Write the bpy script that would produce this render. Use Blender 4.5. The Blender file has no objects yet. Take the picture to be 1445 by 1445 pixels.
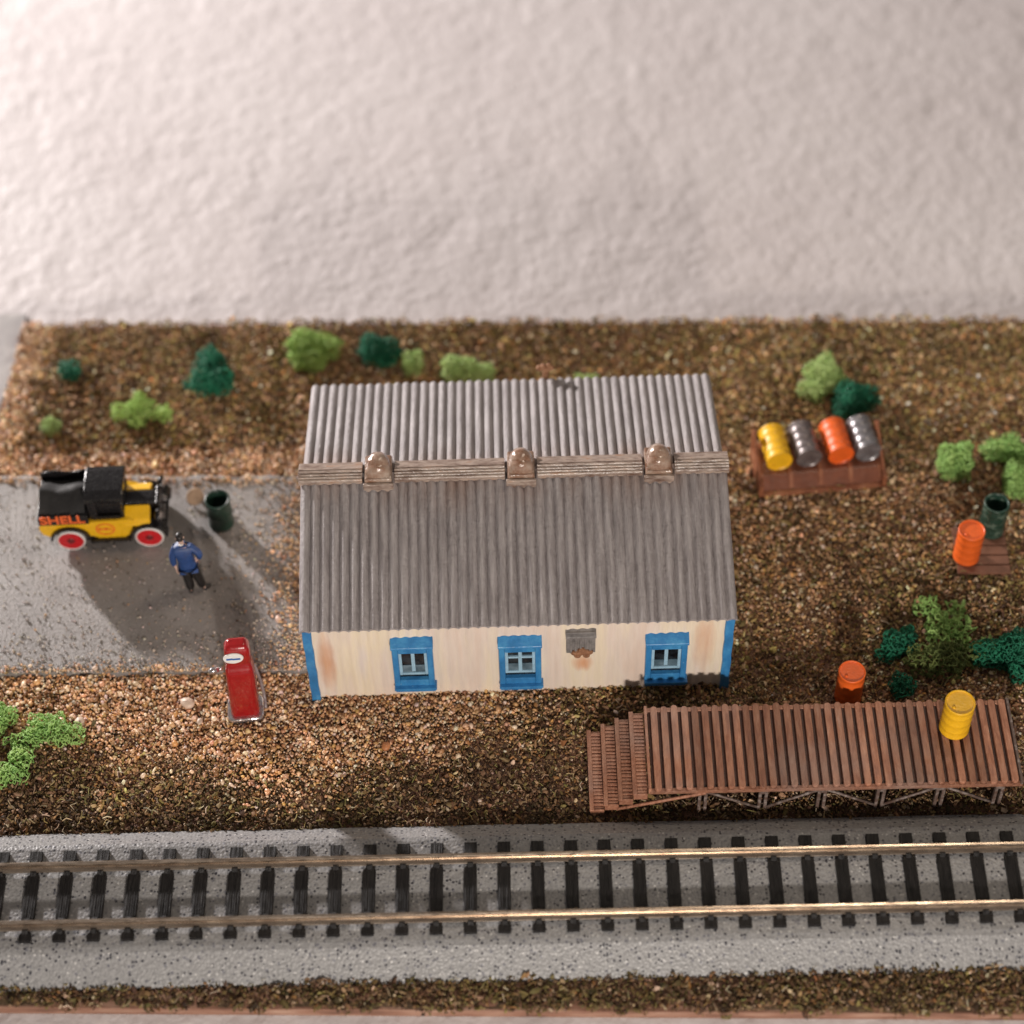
import bpy, bmesh, math, random
import numpy as np
from mathutils import Vector, Matrix, noise
from mathutils.kdtree import KDTree
R = math.radians
PI = math.pi
C = bpy.context.scene.collection

# ------------------------------------------------------------------ camera (1 unit = 1 cm of the model)
PC = 722.5
def _setup(vz, vy, D):
    a = np.array([vz[0]-PC, vz[1]-PC]); b = np.array([vy[0]-PC, vy[1]-PC])
    f = math.sqrt(-(a@b))
    up = -np.array([a[0], a[1], f]); up /= np.linalg.norm(up)
    yy = np.array([b[0], b[1], f]); yy /= np.linalg.norm(yy)
    M = np.array([np.cross(yy, up), yy, up])
    return f, M, -(M@np.array([0, 0, 1.0]))*D
F, CM, CAM = _setup((800, 3180), (741, -3105), 34.5)
def at(px, py, z=0.0):
    d = CM@np.array([px-PC, py-PC, F]); t = (z-CAM[2])/d[2]
    return Vector(CAM+d*t)
def px_of(P):
    c = (P-CAM)@CM
    return PC+F*c[..., 0]/c[..., 2], PC+F*c[..., 1]/c[..., 2]
cam_d = bpy.data.cameras.new('camera'); cam = bpy.data.objects.new('camera', cam_d); C.objects.link(cam)
m3 = np.array([CM@np.array([1, 0, 0]), CM@np.array([0, -1, 0]), CM@np.array([0, 0, -1.0])]).T
m4 = Matrix([list(m3[0])+[CAM[0]], list(m3[1])+[CAM[1]], list(m3[2])+[CAM[2]], [0, 0, 0, 1]])
cam.matrix_world = m4
cam_d.sensor_width = 36; cam_d.lens = 36*F/1445
cam_d.clip_start = 0.5; cam_d.clip_end = 500
bpy.context.scene.camera = cam
cam_d.dof.use_dof = True
cam_d.dof.focus_distance = (at(740, 1075, 0.3)-Vector(CAM)).dot(Vector(CM@np.array([0, 0, 1.0])))
cam_d.dof.aperture_fstop = 0.13

sc = bpy.context.scene
sc.view_settings.view_transform = 'Standard'; sc.view_settings.look = 'None'
sc.view_settings.gamma = 1.0; sc.view_settings.use_curve_mapping = False
sc.view_settings.exposure = 0.0
# ------------------------------------------------------------------ light
w = bpy.data.worlds.new('World'); sc.world = w; w.use_nodes = True
w.node_tree.nodes['Background'].inputs[0].default_value = (1.0, 0.91, 0.86, 1)
w.node_tree.nodes['Background'].inputs[1].default_value = 0.16
def lamp(name, loc, power, color, radius, kind='POINT', aim=None):
    l = bpy.data.lights.new(name, kind); l.energy = power; l.color = color
    if kind == 'AREA': l.shape = 'DISK'; l.size = radius
    else: l.shadow_soft_size = radius
    o = bpy.data.objects.new(name, l); C.objects.link(o); o.location = loc
    if aim: o.rotation_euler = (Vector(aim)-Vector(loc)).to_track_quat('-Z', 'Y').to_euler()
    return o
lamp('window_lamp', (-35.0, 33.0, 13.8), 165000, (1.0, 0.93, 0.90), 1.2)
lamp('desk_lamp', (2.5, -30.0, 11.6), 26000, (1.0, 0.91, 0.82), 0.8)
lamp('ceiling_lamp', (9.5, 6.0, 27.0), 1500, (1.0, 0.84, 0.66), 5.0, 'AREA', (2, -2, 0))

# ------------------------------------------------------------------ materials
class NT:
    def __init__(s, name):
        s.m = bpy.data.materials.new(name); s.m.use_nodes = True
        s.t = s.m.node_tree; s.n = s.t.nodes; s.b = s.n['Principled BSDF']; s.tc = None
    def node(s, typ, **k):
        n = s.n.new(typ)
        for a, v in k.items():
            if a in n.inputs: n.inputs[a].default_value = v
            else: setattr(n, a, v)
        return n
    def co(s, scale=(1, 1, 1)):
        if s.tc is None: s.tc = s.n.new('ShaderNodeTexCoord')
        mp = s.n.new('ShaderNodeMapping'); mp.inputs['Scale'].default_value = scale
        s.t.links.new(s.tc.outputs['Object'], mp.inputs[0]); return mp.outputs[0]
    def link(s, a, b): s.t.links.new(a, b)
    def noise(s, scale, detail=3, rough=0.5, st=(1, 1, 1)):
        n = s.node('ShaderNodeTexNoise'); n.inputs['Scale'].default_value = scale
        n.inputs['Detail'].default_value = detail; n.inputs['Roughness'].default_value = rough
        s.link(s.co(st), n.inputs['Vector']); return n.outputs[0]
    def vor(s, scale, feature='F1', rnd=1.0):
        n = s.n.new('ShaderNodeTexVoronoi'); n.feature = feature; n.inputs['Scale'].default_value = scale
        n.inputs['Randomness'].default_value = rnd
        s.link(s.co(), n.inputs['Vector']); return n
    def ramp(s, fac, stops):
        r = s.n.new('ShaderNodeValToRGB'); e = r.color_ramp.elements
        while len(e) < len(stops): e.new(0.5)
        for i, (p, c) in enumerate(stops):
            e[i].position = p; e[i].color = (*c, 1) if len(c) == 3 else c
        s.link(fac, r.inputs[0]); return r.outputs[0]
    def mix(s, fac, a, b, mode='MIX'):
        x = s.n.new('ShaderNodeMix'); x.data_type = 'RGBA'; x.blend_type = mode
        for v, i in ((fac, 0), (a, 6), (b, 7)):
            if hasattr(v, 'links') or hasattr(v, 'is_linked'): s.link(v, x.inputs[i])
            elif i == 0: x.inputs[0].default_value = v
            else: x.inputs[i].default_value = (*v, 1)
        return x.outputs[2]
    def math(s, op, a, b=0.0, clamp=False):
        x = s.n.new('ShaderNodeMath'); x.operation = op; x.use_clamp = clamp
        for v, i in ((a, 0), (b, 1)):
            if hasattr(v, 'is_linked'): s.link(v, x.inputs[i])
            else: x.inputs[i].default_value = v
        return x.outputs[0]
    def bump(s, h, strength, dist):
        b = s.n.new('ShaderNodeBump'); b.inputs['Strength'].default_value = strength
        b.inputs['Distance'].default_value = dist; s.link(h, b.inputs['Height'])
        s.link(b.outputs[0], s.b.inputs['Normal']); return b
    def col(s, c):
        if hasattr(c, 'is_linked'): s.link(c, s.b.inputs['Base Color'])
        else: s.b.inputs['Base Color'].default_value = (*c, 1)
    def set(s, rough=None, metal=None, spec=None, coat=None):
        if rough is not None: s.b.inputs['Roughness'].default_value = rough
        if metal is not None: s.b.inputs['Metallic'].default_value = metal
        if spec is not None: s.b.inputs['Specular IOR Level'].default_value = spec
        if coat is not None: s.b.inputs['Coat Weight'].default_value = coat
        return s.m
def paint(name, c, rough=0.35, var=0.25, scale=9, bump=0.25, metal=0.0, c2=None, coat=0.0):
    t = NT(name)
    c2 = c2 or tuple(v*(1-var) for v in c)
    c3 = tuple(min(1, v*(1+var*0.6)) for v in c)
    f = t.noise(scale, 5, 0.6)
    t.col(t.ramp(f, [(0.3, c2), (0.52, c), (0.75, c3)]))
    t.link(t.math('ADD', t.math('MULTIPLY', t.noise(scale*2.3, 3), 0.35), rough-0.17), t.b.inputs['Roughness'])
    if bump: t.bump(t.noise(scale*3, 4), bump, 0.01)
    t.set(metal=metal, coat=coat)
    return t.m
def sr(r, g, b):
    f = lambda v: (v/255/12.92) if v/255 <= 0.04045 else ((v/255+0.055)/1.055)**2.4
    return (f(r), f(g), f(b))

# ------------------------------------------------------------------ mesh helpers
class MB:
    def __init__(s): s.v = []; s.f = []; s.mi = []; s.sm = []
    def add(s, vs, fs, mi=0, smooth=False):
        o = len(s.v); s.v += [tuple(p) for p in vs]
        for f in fs: s.f.append(tuple(i+o for i in f)); s.mi.append(mi); s.sm.append(smooth)
    def box(s, lo, hi, mi=0, taper=0.0, M=None, taper_y=None):
        x0, y0, z0 = lo; x1, y1, z1 = hi; t = taper; ty = taper if taper_y is None else taper_y
        vs = [(x0, y0, z0), (x1, y0, z0), (x1, y1, z0), (x0, y1, z0),
              (x0+t, y0+ty, z1), (x1-t, y0+ty, z1), (x1-t, y1-ty, z1), (x0+t, y1-ty, z1)]
        if M is not None: vs = [M@Vector(v) for v in vs]
        s.add(vs, [(0, 3, 2, 1), (4, 5, 6, 7), (0, 1, 5, 4), (1, 2, 6, 5), (2, 3, 7, 6), (3, 0, 4, 7)], mi)
        return s
    def prism(s, poly, axis, a, b, mi=0, M=None):
        # poly: 2-D points, ccw; axis 'y': (x,z) extruded in y; 'x': (y,z) extruded in x; 'z': (x,y)
        def P(p, h):
            v = {'y': (p[0], h, p[1]), 'x': (h, p[0], p[1]), 'z': (p[0], p[1], h)}[axis]
            return M@Vector(v) if M is not None else v
        n = len(poly); vs = [P(p, a) for p in poly]+[P(p, b) for p in poly]
        fs = [tuple(range(n))[::-1], tuple(range(n, 2*n))]+[(i, (i+1) % n, n+(i+1) % n, n+i) for i in range(n)]
        s.add(vs, fs, mi); return s
    def lathe(s, prof, M=None, n=28, mi=0, smooth=True, cap=True):
        # prof: (r, z) from bottom to top about local z
        vs = []; fs = []
        for r, z in prof:
            for k in range(n):
                v = Vector((r*math.cos(2*PI*k/n), r*math.sin(2*PI*k/n), z)); vs.append(M@v if M is not None else v)
        for i in range(len(prof)-1):
            for k in range(n):
                fs.append((i*n+k, i*n+(k+1) % n, (i+1)*n+(k+1) % n, (i+1)*n+k))
        s.add(vs, fs, mi, smooth)
        if cap:
            o = len(s.v)-len(vs)
            s.f.append(tuple(o+k for k in range(n))[::-1]); s.mi.append(mi); s.sm.append(False)
            s.f.append(tuple(o+(len(prof)-1)*n+k for k in range(n))); s.mi.append(mi); s.sm.append(False)
        return s
    def tube(s, pts, r, n=8, mi=0):
        pts = [Vector(p) for p in pts]; vs = []; fs = []
        for i, p in enumerate(pts):
            d = (pts[min(i+1, len(pts)-1)]-pts[max(i-1, 0)]).normalized()
            a = d.orthogonal().normalized() if i == 0 else (a-d*a.dot(d)).normalized()
            b = d.cross(a); rr = r[i] if isinstance(r, (list, tuple)) else r
            for k in range(n): vs.append(p+(a*math.cos(2*PI*k/n)+b*math.sin(2*PI*k/n))*rr)
        for i in range(len(pts)-1):
            for k in range(n): fs.append((i*n+k, i*n+(k+1) % n, (i+1)*n+(k+1) % n, (i+1)*n+k))
        fs.append(tuple(range(n))[::-1]); fs.append(tuple((len(pts)-1)*n+k for k in range(n)))
        s.add(vs, fs, mi, True); return s
    def sphere(s, c, r, n=14, mi=0, M=None):
        rx, ry, rz = r if isinstance(r, (tuple, list)) else (r, r, r); vs = []; fs = []; h = n//2
        for i in range(h+1):
            th = PI*i/h
            for k in range(n):
                v = Vector((c[0]+rx*math.sin(th)*math.cos(2*PI*k/n), c[1]+ry*math.sin(th)*math.sin(2*PI*k/n), c[2]-rz*math.cos(th)))
                vs.append(M@v if M is not None else v)
        for i in range(h):
            for k in range(n): fs.append((i*n+k, i*n+(k+1) % n, (i+1)*n+(k+1) % n, (i+1)*n+k))
        s.add(vs, fs, mi, True); return s
    def build(s, name, mats, parent=None, bevel=0.0, loc=None, rz=0.0, wn=True):
        me = bpy.data.meshes.new(name); me.from_pydata([tuple(v) for v in s.v], [], s.f)
        mats = mats if isinstance(mats, (list, tuple)) else [mats]
        for m in mats: me.materials.append(m)
        me.polygons.foreach_set('material_index', s.mi); me.polygons.foreach_set('use_smooth', s.sm)
        me.validate(); me.update()
        bm = bmesh.new(); bm.from_mesh(me); bmesh.ops.remove_doubles(bm, verts=bm.verts, dist=1e-5)
        bmesh.ops.recalc_face_normals(bm, faces=bm.faces); bm.to_mesh(me); bm.free()
        o = bpy.data.objects.new(name, me); C.objects.link(o)
        if parent is not None: o.parent = parent
        if loc is not None: o.location = loc
        o.rotation_euler = (0, 0, rz)
        if bevel:
            b = o.modifiers.new('bevel', 'BEVEL'); b.width = bevel; b.segments = 2; b.limit_method = 'ANGLE'; b.angle_limit = R(40)
        return o
def tag(o, label, cat, group=None, kind=None):
    if label: o['label'] = label
    if cat: o['category'] = cat
    if group: o['group'] = group
    if kind: o['kind'] = kind
    return o
def thing(name, loc, rz, label, cat, group=None):
    o = bpy.data.objects.new(name, None); C.objects.link(o); o.empty_display_size = 0.2
    o.location = loc; o.rotation_euler = (0, 0, rz); return tag(o, label, cat, group)
def raw_mesh(name, V, Fc, mat, cols=None, smooth=True):
    me = bpy.data.meshes.new(name); nf, k = Fc.shape
    me.vertices.add(len(V)); me.vertices.foreach_set('co', V.astype(np.float32).ravel())
    me.loops.add(nf*k); me.loops.foreach_set('vertex_index', Fc.astype(np.int32).ravel())
    me.polygons.add(nf); me.polygons.foreach_set('loop_start', np.arange(0, nf*k, k, dtype=np.int32))
    me.polygons.foreach_set('loop_total', np.full(nf, k, dtype=np.int32))
    me.polygons.foreach_set('use_smooth', np.full(nf, smooth))
    me.update(); me.materials.append(mat)
    if cols is not None:
        a = me.attributes.new('tint', 'FLOAT_COLOR', 'POINT')
        a.data.foreach_set('color', np.c_[cols, np.ones(len(cols))].astype(np.float32).ravel())
    o = bpy.data.objects.new(name, me); C.objects.link(o); return o
rng = np.random.default_rng(7); random.seed(7)

# ------------------------------------------------------------------ the table under and behind the layout
t = NT('textured_white_table')
h1 = t.noise(2.0, 3, 0.5); h2 = t.noise(5.0, 3, 0.55); h3 = t.noise(0.25, 2)
t.col(t.ramp(h3, [(0.3, (0.57, 0.525, 0.525)), (0.7, (0.615, 0.575, 0.575))]))
t.bump(t.math('ADD', t.math('MULTIPLY', h1, 1.0), t.math('MULTIPLY', h2, 0.45)), 0.7, 0.085); t.set(rough=0.6)
tb = MB(); tb.box((-60, -30, -1.6), (70, 90, -0.24)); tag(tb.build('table_top', t.m), 'rough textured white table top under the model layout', 'table top', kind='structure')

# ------------------------------------------------------------------ baseboard
cl = lambda v: Vector((v.x, v.y, 0))
B_BL, B_BR = cl(at(34, 457)), cl(at(1445, 450)); B_BR += (B_BR-B_BL)*0.12
B_FL, B_FR = cl(at(0, 1419)), cl(at(1445, 1429)); d = B_FR-B_FL; B_FL -= d*0.12; B_FR += d*0.12
B_L1 = cl(at(-6, 610)); B_L2 = cl(at(-60, 760))
outline = [B_FL, B_FR, B_BR, B_BL, B_L1, B_L2]
wood = NT('stained_base_wood')
wood.col(wood.ramp(wood.noise(3, 5, 0.6, (0.4, 3, 3)), [(0.3, (0.12, 0.055, 0.035)), (0.5, (0.26, 0.13, 0.085)), (0.75, (0.42, 0.27, 0.20))]))
wood.bump(wood.noise(14, 4, 0.5, (0.3, 1, 1)), 0.5, 0.02); wood.set(rough=0.7)
mb = MB(); mb.prism([(p.x, p.y) for p in outline], 'z', -0.235, -0.05)
tag(mb.build('baseboard', wood.m), 'reddish brown wooden base of the model layout', 'baseboard', kind='structure')
# grey plate showing beside the far left corner
gp = NT('grey_plate'); gp.col(gp.ramp(gp.noise(3, 4), [(0.3, (0.30, 0.28, 0.28)), (0.7, (0.42, 0.40, 0.39))])); gp.bump(gp.noise(12, 4), 0.5, 0.02); gp.set(rough=0.6)
mb = MB(); q = [at(-90, 446, -0.2), at(40, 446, -0.2), at(22, 520, -0.2), at(-20, 640, -0.2), at(-120, 760, -0.2), at(-160, 600, -0.2)]
mb.prism([(p.x, p.y) for p in q[::-1]], 'z', -0.235, -0.14); tag(mb.build('grey_plate', gp.m, bevel=0.02), 'plain grey plate at the far left corner of the layout', 'plate', kind='structure')

# ------------------------------------------------------------------ ground sheet (undulating soil)
soil = NT('brown_soil')
soil.col(soil.ramp(soil.noise(6, 6, 0.7), [(0.3, (0.05, 0.03, 0.018)), (0.5, (0.13, 0.08, 0.045)), (0.7, (0.25, 0.17, 0.10))]))
soil.bump(soil.noise(18, 5, 0.7), 1.0, 0.05); soil.set(rough=0.85)
def inside(X, Y, poly, grow=0.0):
    r = np.zeros(X.shape, bool); n = len(poly); j = n-1
    for i in range(n):
        xi, yi, xj, yj = poly[i][0], poly[i][1], poly[j][0], poly[j][1]
        r ^= ((yi > Y) != (yj > Y)) & (X < (xj-xi)*(Y-yi)/(yj-yi+1e-12)+xi); j = i
    return r
def wave(X, Y, seed, freqs):
    g = np.random.default_rng(seed); h = np.zeros_like(X)
    for f in freqs:
        for _ in range(5):
            a = g.uniform(0, 2*PI); h += np.sin((X*math.cos(a)+Y*math.sin(a))*f+g.uniform(0, 6.28))/5
    return h/len(freqs)
def height(X, Y): return 0.035*wave(X, Y, 3, (1.1, 2.3))+0.03*wave(X, Y, 5, (5, 9))+0.028*wave(X, Y, 8, (16, 25))
ASPH = [at(-70, 676), at(428, 676), at(440, 950), at(-70, 956)]
ASPH_P = [(p.x, p.y) for p in ASPH]

# track frame
RZ = 0.50
tl = (at(0, 1219, RZ)+at(0, 1300, RZ))/2; tr = (at(1445, 1186, RZ)+at(1445, 1272, RZ))/2
tu = (tr-tl); tu.z = 0; TLEN = tu.length; tu.normalize(); tv = Vector((-tu.y, tu.x, 0)); TANG = math.atan2(tu.y, tu.x)
GA = abs((at(722, 1204, RZ)-at(722, 1286, RZ)).dot(tv))
T0 = Vector((tl.x, tl.y, 0))
def tloc(p): q = Vector((p.x, p.y, 0))-T0; return q.dot(tu), q.dot(tv)
v_back = tloc(at(722, 1163, 0.05))[1]; v_front = tloc(at(722, 1383, 0.0))[1]
v_tb = tloc(at(722, 1180, 0.28))[1]; v_tf = tloc(at(722, 1332, 0.28))[1]
print('track', GA, v_back, v_tb, v_tf, v_front, TLEN)

nx, ny = 420, 330
xs = np.linspace(-11, 11, nx); ys = np.linspace(-9.2, 4.8, ny)
X, Y = np.meshgrid(xs, ys); Z = height(X, Y)-0.05
ins = inside(X, Y, [(p.x, p.y) for p in outline])
V = np.c_[X.ravel(), Y.ravel(), Z.ravel()]
ii = np.arange(nx*ny).reshape(ny, nx)
Fq = np.stack([ii[:-1, :-1], ii[:-1, 1:], ii[1:, 1:], ii[1:, :-1]], -1).reshape(-1, 4)
Fq = Fq[ins.ravel()[Fq].all(1)]
tag(raw_mesh('ground', V, Fq, soil.m), 'brown soil of the model layout covered in turf and sand', 'ground', kind='structure')

# asphalt yard
asp = NT('grey_asphalt')
n1 = asp.noise(1.2, 4); n2 = asp.noise(26, 5, 0.75); vo = asp.vor(24).outputs['Distance']
base = asp.ramp(n1, [(0.3, (0.195, 0.178, 0.168)), (0.7, (0.28, 0.26, 0.25))])
spk = asp.ramp(asp.noise(22, 3, 0.7), [(0.60, (0, 0, 0)), (0.68, (1, 1, 1))])
base = asp.mix(spk, base, (0.36, 0.33, 0.31))
drk = asp.ramp(asp.noise(9, 4, 0.7), [(0.30, (1, 1, 1)), (0.38, (0, 0, 0))])
asp.col(asp.mix(drk, base, (0.09, 0.08, 0.07)))
asp.bump(asp.math('ADD', asp.math('MULTIPLY', n2, 1.0), asp.math('MULTIPLY', vo, -0.35)), 0.5, 0.022); asp.set(rough=0.42)
g = 90; V = []; u = np.linspace(0, 1, g)
for b in u:
    for a in u:
        p = (ASPH[3]*(1-a)+ASPH[2]*a)*(1-b)+(ASPH[0]*(1-a)+ASPH[1]*a)*b
        V.append((p.x+0.012*math.sin(b*60)*(a > .98), p.y+(0.02*math.sin(a*37)+0.012*math.sin(a*91))*(b in (u[0], u[-1])), 0.07+0.006*math.sin(a*30+b*17)))
mb = MB(); mb.add(V, [(j*g+i, j*g+i+1, (j+1)*g+i+1, (j+1)*g+i) for j in range(g-1) for i in range(g-1)], 0, True)
edge = [j*g+i for (j, i) in [(0, i) for i in range(g)]+[(j, g-1) for j in range(1, g)]+[(g-1, i) for i in range(g-2, -1, -1)]+[(j, 0) for j in range(g-2, 0, -1)]]
lo = len(mb.v); mb.v += [(mb.v[i][0], mb.v[i][1], -0.05) for i in edge]
for k in range(len(edge)):
    k2 = (k+1) % len(edge); mb.f.append((edge[k2], edge[k], lo+k, lo+k2)); mb.mi.append(0); mb.sm.append(False)
tag(mb.build('asphalt_yard', asp.m), 'grey rough asphalt yard beside the house', 'yard', kind='structure')

# ------------------------------------------------------------------ grains of sand and turf
def grain_mat(name, rough, spec):
    t = NT(name); a = t.n.new('ShaderNodeAttribute'); a.attribute_name = 'tint'
    t.link(a.outputs['Color'], t.b.inputs['Base Color']); t.set(rough=rough, spec=spec)
    return t.m
ico = bmesh.new(); bmesh.ops.create_icosphere(ico, subdivisions=1, radius=1.0)
IV = np.array([v.co[:] for v in ico.verts]); IF = np.array([[v.index for v in f.verts] for f in ico.faces]); ico.free()
def grains(name, P, S, cols, mat, label, cat, smooth=True, elong=0.0, kind='stuff'):
    n = len(P)
    if n == 0: return
    A = rng.normal(size=(n, 4)); A /= np.linalg.norm(A, axis=1)[:, None]; w_, x, y, z = A.T
    Rm = np.stack([1-2*(y*y+z*z), 2*(x*y-z*w_), 2*(x*z+y*w_), 2*(x*y+z*w_), 1-2*(x*x+z*z), 2*(y*z-x*w_),
                   2*(x*z-y*w_), 2*(y*z+x*w_), 1-2*(x*x+y*y)], -1).reshape(n, 3, 3)
    sc3 = np.stack([1+elong*rng.random(n)**2*1.6, rng.uniform(0.65, 1.0, n), rng.uniform(0.4, 0.8, n)*(1-0.4*elong)], -1)*S[:, None]
    vv = IV[None]*(1+rng.normal(0, 0.16 if smooth else 0.28, (n, 12, 1)))*sc3[:, None, :]
    vv = np.einsum('nij,nkj->nki', Rm, vv)+P[:, None, :]
    ff = IF[None]+(np.arange(n)*12)[:, None, None]
    o = raw_mesh(name, vv.reshape(-1, 3), ff.reshape(-1, 3), mat, np.repeat(cols, 12, 0), smooth)
    return tag(o, label, cat, kind=kind)
# pixel-like sand zones expressed as world points (cx,cy,rx,ry,strength)
def zone(px, py, rx, ry, s): p = at(px, py); k = F/36.0; return (p.x, p.y, rx/k, ry/k/0.8, s)
ZN = [zone(210, 662, 330, 26, 1.5), zone(20, 560, 34, 110, 1.2), zone(40, 480, 30, 40, .8), zone(200, 985, 330, 42, 1.35), zone(500, 1010, 140, 48, 1.35),
      zone(415, 800, 22, 190, 1.2), zone(330, 1050, 150, 36, .8), zone(660, 990, 90, 26, .6), zone(1110, 790, 120, 110, .42),
      zone(1300, 700, 150, 60, .40), zone(1420, 990, 60, 50, .7), zone(430, 1110, 90, 40, .35), zone(1060, 640, 40, 120, .3), zone(20, 985, 60, 30, 1.2)]
def sandy(X, Y):
    s = np.zeros_like(X)
    for cx, cy, rx, ry, k in ZN: s += k*np.exp(-(((X-cx)/rx)**2+((Y-cy)/ry)**2)*0.8)
    return np.clip(s+0.22*wave(X, Y, 11, (2.2, 5))-0.12, 0, 1)
sp = 0.034
gx = np.arange(-9.6, 9.6, sp); gy = np.arange(-9.0, 4.5, sp*0.9)
X, Y = np.meshgrid(gx, gy); X = (X+rng.uniform(-.6, .6, X.shape)*sp).ravel(); Y = (Y+rng.uniform(-.6, .6, Y.shape)*sp).ravel()
fr_ = 0.05*np.sin(X*5)+0.04*np.sin(X*17+2)+0.03
keep = inside(X, np.where(Y < -8, Y+fr_, np.where(Y > 3.5, Y-fr_*0.8, Y)), [(p.x, p.y) for p in outline])
px, py = px_of(np.c_[X, Y, np.zeros_like(X)]); keep &= (px > -90) & (px < 1535)
tvv = (X-T0.x)*tv.x+(Y-T0.y)*tv.y
edge_n = 0.03*np.sin(X*9)+0.025*np.sin(X*23+1)
keep &= ~((tvv < v_back-0.02+edge_n) & (tvv > v_front+0.03+edge_n))
ash = inside(X, Y, ASPH_P)
dA = np.minimum(np.abs(Y-ASPH[3].y-0.0), np.abs(Y-ASPH[0].y))
keep &= ~ash
X, Y = X[keep], Y[keep]; s = sandy(X, Y)
is_s = rng.random(len(X)) < s
def pick(pal, wts, n, jit=0.18):
    pal = np.array(pal); idx = rng.choice(len(pal), n, p=np.array(wts)/sum(wts)); c = pal[idx]*1.05*(1+rng.normal(0, jit, (n, 1)))
    return np.clip(c*(1+rng.normal(0, 0.05, (n, 3))), 0.01, 0.9)
sx, sy = X[is_s], Y[is_s]; n = len(sx)
sizes = 0.0215*rng.lognormal(0, 0.42, n).clip(0.45, 2.9)
P = np.c_[sx, sy, height(sx, sy)-0.01+rng.uniform(0, 0.05, n)]
cs = (1.12+0.25*wave(sx, sy, 61, (1.5, 9)))[:, None]*pick([(0.60, 0.36, 0.20), (0.44, 0.24, 0.11), (0.74, 0.55, 0.38), (0.25, 0.12, 0.055), (0.62, 0.50, 0.40), (0.50, 0.28, 0.10)], [5, 4, 2.6, 1.8, 1.2, 1.2], n)
grains('sand', P, sizes, cs, grain_mat('sand_grain', 0.38, 0.5), 'loose tan sand grains strewn over the layout', 'sand')
tx, ty = X[~is_s], Y[~is_s]; n = len(tx); st = s[~is_s]
sizes = 0.0180*rng.lognormal(0, 0.42, n).clip(0.45, 2.8)
P = np.c_[tx, ty, height(tx, ty)-0.01+rng.uniform(0, 0.065, n)]
grn = np.clip(0.5+0.9*wave(tx, ty, 21, (1.3, 3.1))+0.35*(ty > 1.4)+0.3*(ty < -8), 0, 1)
c_br = pick([(0.15, 0.085, 0.047), (0.24, 0.145, 0.08), (0.07, 0.04, 0.026), (0.38, 0.25, 0.15), (0.60, 0.46, 0.33), (0.30, 0.155, 0.06)], [5, 5, 3, 3.2, 1.5, 1.4], n, .22)
c_gr = pick([(0.135, 0.105, 0.037), (0.22, 0.17, 0.065), (0.075, 0.06, 0.028), (0.33, 0.27, 0.11), (0.26, 0.16, 0.07)], [4, 4, 3, 1.4, 3], n, .22)
m = (rng.random(n) < grn*0.55)[:, None]
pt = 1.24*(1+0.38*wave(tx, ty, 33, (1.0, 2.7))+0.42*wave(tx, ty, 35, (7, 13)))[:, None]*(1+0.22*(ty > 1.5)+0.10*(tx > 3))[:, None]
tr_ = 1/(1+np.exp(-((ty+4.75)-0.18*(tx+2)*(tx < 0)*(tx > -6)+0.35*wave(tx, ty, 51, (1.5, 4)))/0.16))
pt = pt*(0.52+0.48*tr_)[:, None]  # darker turf toward the track, partly shade painted into the grain colour
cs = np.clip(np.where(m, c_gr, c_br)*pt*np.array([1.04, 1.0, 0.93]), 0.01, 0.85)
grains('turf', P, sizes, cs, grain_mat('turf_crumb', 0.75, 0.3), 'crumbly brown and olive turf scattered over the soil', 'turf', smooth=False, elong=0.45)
# fibres and chips among the turf
n = 2600; idx = rng.choice(len(tx), n); P = np.c_[tx[idx], ty[idx], height(tx[idx], ty[idx])+0.05+rng.uniform(0, 0.04, n)]
cs = pick([(0.45, 0.33, 0.20), (0.33, 0.25, 0.10), (0.60, 0.50, 0.36), (0.20, 0.17, 0.06)], [3, 3, 1, 2], n)
Vs = []; Fs = []; Cs = []
for i in range(n):
    a = rng.uniform(0, 2*PI); L = rng.uniform(0.05, 0.15); dz = rng.uniform(-.3, .5); r = rng.uniform(0.005, 0.010)
    dr = np.array([math.cos(a), math.sin(a), dz]); dr /= np.linalg.norm(dr); sd = np.array([-dr[1], dr[0], 0]); up = np.cross(dr, sd)
    bend = (sd*rng.normal(0, .25)+up*rng.uniform(0, .3))*L
    o = len(Vs)
    for k, q in enumerate((P[i]-dr*L/2, P[i]+bend, P[i]+dr*L/2)):
        for j in range(3): an = j*2.094; Vs.append(q+(sd*math.cos(an)+up*math.sin(an))*r); Cs.append(cs[i])
    for k in range(2):
        for j in range(3): Fs.append((o+k*3+j, o+k*3+(j+1) % 3, o+(k+1)*3+(j+1) % 3, o+(k+1)*3+j))
o = raw_mesh('turf_fibres', np.array(Vs), np.array(Fs), bpy.data.materials['turf_crumb'], np.array(Cs))
tag(o, 'fine straw coloured fibres lying among the turf', 'turf fibres', kind='stuff')
# loose grit on the asphalt
n = 5200; a = rng.random(n); b = rng.random(n); a2 = np.where(rng.random(n) < .40, 1-(rng.random(n)**2)*0.22, a)
b2 = np.where(rng.random(n) < .35, (rng.random(n)**2)*0.18, b)
Pq = np.array([(ASPH[3]*(1-p)+ASPH[2]*p)*(1-q)+(ASPH[0]*(1-p)+ASPH[1]*p)*q for p, q in zip(a2, b2)]); Pq[:, 2] = 0.082
cs = pick([(0.45, 0.38, 0.32), (0.60, 0.50, 0.42), (0.30, 0.27, 0.24), (0.10, 0.08, 0.06), (0.45, 0.27, 0.13)], [4, 2, 3, 2, 1], n)
grains('grit', Pq, 0.0115*rng.lognormal(0, .4, n).clip(.5, 2.6), cs, bpy.data.materials['sand_grain'], 'fine loose grit scattered across the asphalt yard', 'grit')
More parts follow.
